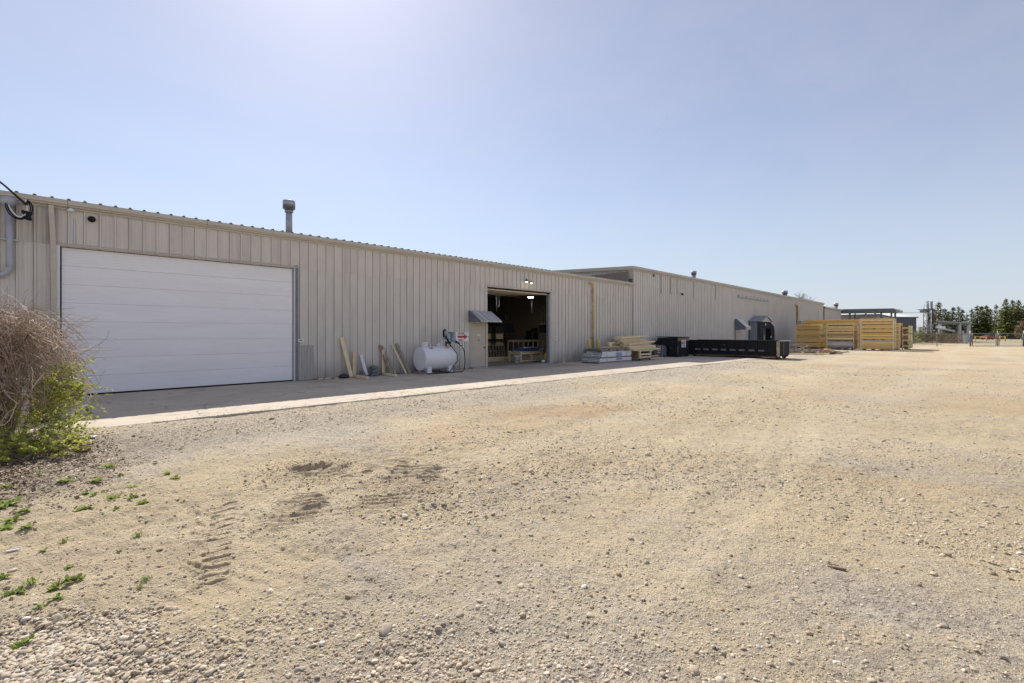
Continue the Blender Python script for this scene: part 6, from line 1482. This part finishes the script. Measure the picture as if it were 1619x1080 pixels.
for i in range(950):      # arching canes
    a = g_.uniform(0, 6.28); q = math.sqrt(g_.random())*.6; p0 = np.array([BC[0]+BA*q*math.cos(a), BC[1]+BB*q*math.sin(a), 0.])
    a2 = a+g_.normal(0, .6); top = shell(a2, g_.uniform(.45, 1))*1.0; end = shell(a2+g_.normal(0, .5), g_.uniform(.05, .6)); end[:2] = BC+(end[:2]-BC)*g_.uniform(.95, 1.12); end[2] *= g_.uniform(.6, 1)
    s = np.linspace(0, 1, 9)[:, None]; c = (1-s)**2*p0+2*s*(1-s)*(top*np.array([1, 1, 1.35]))+s*s*end; c[:, 2] = np.minimum(c[:, 2], BH*1.04+.05*g_.random())
    c += g_.normal(0, .040, c.shape)*np.array([1, 1, .8]); c[:, 2] = np.maximum(c[:, 2], 0.02)
    (paths if i % 5 else paths2).append(c); (rad if i % 5 else rad2).append(g_.uniform(.0040, .0100))
for i in range(6200):     # tangled side twigs near the surface
    p = shell(g_.uniform(0, 6.28), g_.random()**.8); p[:2] = BC+(p[:2]-BC)*g_.uniform(.62, 1.02); p[2] *= g_.uniform(.70, 1.0)
    d = g_.normal(0, 1, 3); d[2] = d[2]*.8-.15; d /= np.linalg.norm(d); L_ = g_.uniform(.15, .55); c = [p]
    for k in range(5): d = d+g_.normal(0, .42, 3); d /= np.linalg.norm(d); c.append(c[-1]+d*L_/5)
    c = np.array(c); c[:, 2] = np.maximum(c[:, 2], .02)
    w2 = g_.random() < .22; (paths2 if w2 else paths).append(c); (rad2 if w2 else rad).append(g_.uniform(.0025, .0062))
for i in range(46):       # thick old forked canes showing on the near side
    p = shell(g_.uniform(-1.9, .3), g_.uniform(.1, .9)); p[:2] = BC+(p[:2]-BC)*1.0; d = g_.normal(0, 1, 3); d[2] = abs(d[2])+.4; d /= np.linalg.norm(d); c = [p*np.array([1, 1, .6])]
    for k in range(9): d = d+g_.normal(0, .36, 3); d /= np.linalg.norm(d); c.append(c[-1]+d*.085)
    c = np.array(c); c[:, 2] = np.clip(c[:, 2], .02, BH*1.03); paths2.append(c); rad2.append(g_.uniform(.008, .015))
    q = c[5]; d = d+g_.normal(0, .7, 3); d /= np.linalg.norm(d); c2 = [q]
    for k in range(5): d = d+g_.normal(0, .3, 3); d /= np.linalg.norm(d); c2.append(c2[-1]+d*.07)
    paths2.append(np.array(c2)); rad2.append(.006)
for i in range(170):       # wispy ends reaching in front of the white door and up
    a = g_.uniform(-1.3, 1.3); p = shell(a, g_.uniform(.25, 1.0)); d = np.array([math.cos(a)*.9, math.sin(a)*.4-.1, g_.uniform(-.25, .45)]); d /= np.linalg.norm(d); L_ = g_.uniform(.2, .55); c = [p]
    for k in range(6): d = d+g_.normal(0, .2, 3)+np.array([0, 0, -.07]); d /= np.linalg.norm(d); c.append(c[-1]+d*L_/6)
    paths.append(np.array(c)); rad.append(g_.uniform(.0020, .0042))
bush = thing('bramble_bush', 'big tangled dry brown bramble bush at the left beside the white door', 'bramble bush', (BC[0], BC[1], 0))
for (ps, rs_, m, nm) in ((paths, rad, CANE, 'dry_canes'), (paths2, rad2, CANEP, 'pale_canes')):
    V, F = tube_soup(ps, rs_); o = bpy.data.objects.new(nm, fastmesh(nm, V-np.array([BC[0], BC[1], 0]), F, m)); COL.objects.link(o); o.parent = bush; tag(o, kind='stuff')
# green leafy shoots
sh = thing('leafy_shrub', 'fresh yellow-green leafy shoots growing out of the foot of the brambles', 'shrub', (-.4, 9.6, 0))
paths = []; rad = []; LV = []; LF = []
def leaf(p, d, s):
    u = d/np.linalg.norm(d); v = np.cross(u, [0, 0, 1.]); v = v/(np.linalg.norm(v)+1e-6); v = v*math.cos(.5)+np.array([0, 0, 1])*g_.normal(0, .35); w2 = np.cross(u, v)*.12
    b = len(LV); LV.extend([p, p+(u*.45+v*.42)*s+w2*s, p+u*s, p+(u*.45-v*.42)*s+w2*s, p+u*.5*s-np.array([0, 0, .06*s])])
    LF.extend([(b, b+1, b+2, b+4), (b, b+4, b+2, b+3)])
def shoot(p0, d, L_, nl, ls, droop=-.03, r=.003):
    k = 10; c = [np.array(p0, float)]; d = np.array(d, float); d /= np.linalg.norm(d)
    for i in range(k): d = d+g_.normal(0, .13, 3)+np.array([0, 0, droop]); d /= np.linalg.norm(d); c.append(c[-1]+d*L_/k)
    c = np.array(c); c[:, 2] = np.maximum(c[:, 2], .02+0*c[:, 2]); paths.append(c); rad.append(r)
    for j in range(nl):
        t_ = g_.uniform(.25, 1)*k; i = min(int(t_), k-1); p = c[i]+(c[i+1]-c[i])*(t_-i)
        for q in range(g_.integers(2, 5)): dd = g_.normal(0, 1, 3); dd[2] = abs(dd[2])*.6; leaf(p+g_.normal(0, .008, 3), dd+d*.5, ls*g_.uniform(.6, 1.25))
for i in range(540):
    x_ = g_.uniform(-1.7, .10); y_ = g_.uniform(8.6, 10.7)
    top = 1.0*np.clip(1-((x_+.45)/1.7)**2, 0, 1)*np.clip((y_-8.3)/1.4, .12, 1)
    z_ = g_.uniform(0, .55)*top; shoot((x_, y_-.1, z_), (g_.normal(.25, .6), g_.normal(-.35, .5), g_.uniform(.2, 1.0)), g_.uniform(.2, .55)*(.5+.5*top), int(g_.integers(4, 12)), .037)
for i in range(120):       # cluster leaning right at mid height
    shoot((g_.uniform(-.45, .0), g_.uniform(9.4, 10.2), g_.uniform(.5, 1.12)), (g_.uniform(.3, 1), g_.normal(0, .3), g_.uniform(-.2, .5)), g_.uniform(.2, .45), 9, .040)
for (p, d, L_) in (((-.1, 9.9, .95), (.9, .15, .15), .50), ((-.1, 9.9, .85), (.95, .1, .0), .66), ((-.15, 9.7, .72), (.95, .1, .0), .72), ((-.1, 9.6, .6), (.9, -.2, .1), .45), ((-.2, 9.3, .3), (.9, -.2, .1), .4)):
    shoot(p, d, L_, 16, .034, -.06, .0032)
V, F = tube_soup(paths, rad); o = bpy.data.objects.new('stems', fastmesh('stems', V-np.array([-.4, 9.6, 0]), F, CANE)); COL.objects.link(o); o.parent = sh; tag(o, kind='stuff')
o = bpy.data.objects.new('leaves', fastmesh('leaves', np.array(LV)-np.array([-.4, 9.6, 0]), np.array(LF), LEAF)); COL.objects.link(o); o.parent = sh; tag(o, kind='stuff')

# dead leaves and twigs below the brambles
n = 16000; lx_ = g_.normal(-.9, .75, n); ly_ = g_.normal(8.4, .95, n); kk = (ly_ < 10.3) & (lx_ < .55); lx_, ly_ = lx_[kk], ly_[kk]; lz_ = ground_z(lx_, ly_)+.006+g_.uniform(0, .03, len(lx_))*np.exp(-((lx_+1.2)/1.2)**2)
n = len(lx_); a = g_.uniform(0, 6.28, n); s_ = g_.uniform(.007, .026, n); ti = g_.normal(0, .5, n)
p = np.stack([lx_, ly_, lz_], -1); u = np.stack([np.cos(a), np.sin(a), ti*.7], -1)*s_[:, None]; v = np.stack([-np.sin(a), np.cos(a), g_.normal(0, .5, n)], -1)*(s_*g_.uniform(.25, .7, n))[:, None]
V = np.stack([p-u, p+v, p+u, p-v], 1).reshape(-1, 3); F = np.arange(n*4).reshape(-1, 4)
o = bpy.data.objects.new('leaf_litter', fastmesh('leaf_litter', V, F, LITTER)); COL.objects.link(o); tag(o, 'brown leaf litter on the soil below the brambles', 'leaf litter', kind='stuff')
ps = []; rr_ = []
for i in range(420):
    x_, y_ = g_.normal(-.7, .8), g_.normal(8.5, .9)
    if y_ > 10.3: continue
    z_ = float(ground_z(np.array(x_), np.array(y_)))+.012; a = g_.uniform(0, 6.28); L_ = g_.uniform(.06, .35); c = np.array([[x_, y_, z_]]*5)
    for k in range(1, 5): a += g_.normal(0, .2); c[k] = c[k-1]+np.array([math.cos(a), math.sin(a), g_.normal(0, .12)])*L_/5
    ps.append(c); rr_.append(g_.uniform(.002, .005))
V, F = tube_soup(ps, rr_); o = bpy.data.objects.new('fallen_twigs', fastmesh('fallen_twigs', V, F, CANEP)); COL.objects.link(o); tag(o, 'fallen grey twigs strewn below the brambles', 'twigs', kind='stuff')
def log(lab, px, py, L_, w_, m, ang=-.3, nm='wood_chunk', cat='wood chunk', h=.05):
    x_, y_ = pix_ground(px, py); z_ = float(ground_z(np.array(x_), np.array(y_))); t = thing(nm, lab, cat, (x_, y_, z_))
    d = Vector((math.cos(R(-44.3)+ang), math.sin(R(-44.3)+ang), .04))*L_/2; c_ = Vector((x_, y_, z_+h*.6))
    MB().obox(c_-d, c_+d, w_, h).obox(c_-d*.6+Vector((.02, .03, h*.4)), c_+d*.75+Vector((.02, .03, h*.5)), w_*.55, h*.5).build('chunk', m, t, bevel=.008)
log('pale cut log end lying on the concrete edge by the brambles', 119, 675, .19, .07, WOODG, .05)
log('brown rotten log on the soil below the leafy shoots', 119, 706, .26, .09, WOODB, -.1)
log('second brown rotten log, nearer and lower', 129, 716, .22, .07, WOODB, .0)
log('broken white slab of plaster lying on the gravel by the weeds', 136, 696, .25, .12, PVC, .3, 'rubble_slab', 'rubble', .02)
log('white broken block at the corner of the apron', 93, 663, .10, .12, PVC, .9, 'rubble_block', 'rubble', .16)
log('small dark stick in the middle of the open yard', 1323, 900, .11, .018, WOODB, -.5, 'stick', 'stick', .014)
log('white plastic scrap near the weeds at the left edge', 20, 866, .07, .02, PVC, .5, 'scrap', 'plastic scrap', .012)
t = thing('leaning_offcuts', 'grey bent sheet and boards behind the leafy shrub at the door corner', 'offcuts', (.0, 10.9, .03))
MB().obox((-.1, 11.3, .04), (.18, 10.9, .42), .12, .02).build('sheet', GALV, t); MB().obox((.35, 12.6, .04), (.12, 12.4, .42), .07, .03).build('board', WOODG, t); MB().box(-.5, -.1, 12.0, 12.5, .032, .75).build('box', DARK, t, bevel=.03)

# ---------------------------------------------------------------- weeds
def weed_mesh(seed, R0=.10, nl=26, grass=False):
    rs = np.random.default_rng(seed); V = []; F = []
    for i in range(nl):
        a = rs.uniform(0, 6.28); el = rs.uniform(.15, 1.1) if not grass else rs.uniform(.5, 1.4); L_ = R0*rs.uniform(.55, 1.25); w_ = L_*(.24 if not grass else .06); o_ = np.array([rs.normal(0, .03), rs.normal(0, .02), 0])
        d = np.array([math.cos(a)*math.cos(el), math.sin(a)*math.cos(el), math.sin(el)]); n = np.array([-math.sin(a), math.cos(a), 0])*w_; b = len(V)
        dp = np.array([0, 0, -L_*.18]); V += [o_, o_+d*L_*.4+n*.8, o_+d*L_*.4-n*.8, o_+d*L_*.72+n+dp*.5, o_+d*L_*.72-n+dp*.5, o_+d*L_+dp]
        F += [(b, b+1, b+3, b+5), (b, b+5, b+4, b+2)]
    return fastmesh('leaves', np.array(V), np.array(F), WEED)
WEED = leafmat('weed_leaf', (.22, .32, .07), (.38, .46, .12), (.34, .38, .13), .45)
WM = [weed_mesh(1), weed_mesh(2, .09, 34), weed_mesh(3, .12, 22), weed_mesh(4, .10, 44, True)]
WL = [(103, 764, 1.5, 1), (100, 722, 1.0, 0), (170, 738, 1.3, 2), (152, 762, 1.2, 2), (135, 776, .9, 0), (164, 779, 1.0, 1), (209, 787, 1.0, 0), (211, 772, .9, 2), (177, 789, 1.1, 0), (148, 786, .7, 0), (224, 797, .9, 2), (265, 749, .8, 0), (276, 755, .9, 2),
      (13, 796, 1.7, 0), (0, 803, 1.4, 1), (38, 810, 1.1, 1), (18, 826, 1.4, 0), (5, 836, 1.2, 2), (43, 838, 1.0, 0), (128, 807, .8, 2), (140, 805, .8, 0), (184, 808, .7, 0), (217, 848, .9, 3), (110, 898, .7, 0), (16, 936, 1.1, 3), (28, 932, 1.0, 0),
      (52, 919, 1.1, 3), (84, 930, 1.0, 0), (92, 925, .9, 3), (110, 919, 1.0, 0), (122, 916, .8, 2), (90, 947, .8, 0), (34, 1015, 1.0, 3), (44, 1010, .9, 0), (24, 1020, .8, 0), (232, 918, .8, 3), (222, 926, .6, 3), (11, 770, 1.1, 0), (69, 873, .6, 0), (101, 849, .7, 3), (60, 752, .9, 0), (188, 870, .5, 0), (286, 708, .6, 0), (245, 733, .6, 2), (190, 752, .6, 0), (62, 960, .7, 3), (5, 915, .9, 0)]
for i, (px, py, s, k) in enumerate(WL):
    x_, y_ = pix_ground(px, py); z_ = float(ground_z(np.array(x_), np.array(y_))); d = math.hypot(x_, y_)
    o = bpy.data.objects.new('weed_plant' if k != 3 else 'grass_tuft', WM[k]); COL.objects.link(o); o.location = (x_, y_, z_); q = s*.54*(d/5.2)**.35; o.scale = (q, q, q*.9); o.rotation_euler = (0, 0, random.uniform(0, 6.28))
    sz = 'large' if s >= 1.3 else 'mid-sized' if s >= .9 else 'small'; wh = 'cut by the left edge of the view' if px < 16 else 'in the sparse group right of the brambles' if px > 120 and py < 860 else 'on the litter-strewn soil below the brambles' if py < 780 else 'in the cluster along the left side' if py < 880 else 'just above the washed stones'
    if k == 3: tag(o, sz+' thin-bladed grass tuft '+wh, 'grass tuft', sz+' grass tufts '+wh)
    else: tag(o, sz+' leafy green weed '+wh, 'weed', sz+' weeds '+wh)

t = thing('contrail', 'short faint white contrail high in the blue sky', 'contrail', cam2w(1145, 3500, 1560))
MB().tube([cam2w((1035-809.5)/720*3500, 3500, CAMZ+(527-213)*3500/720), cam2w((1046-809.5)/720*3500, 3500, CAMZ+(527-198)*3500/720), cam2w((1056-809.5)/720*3500, 3500, CAMZ+(527-186)*3500/720)], .9, n=6).build('trail', WHITE, t)
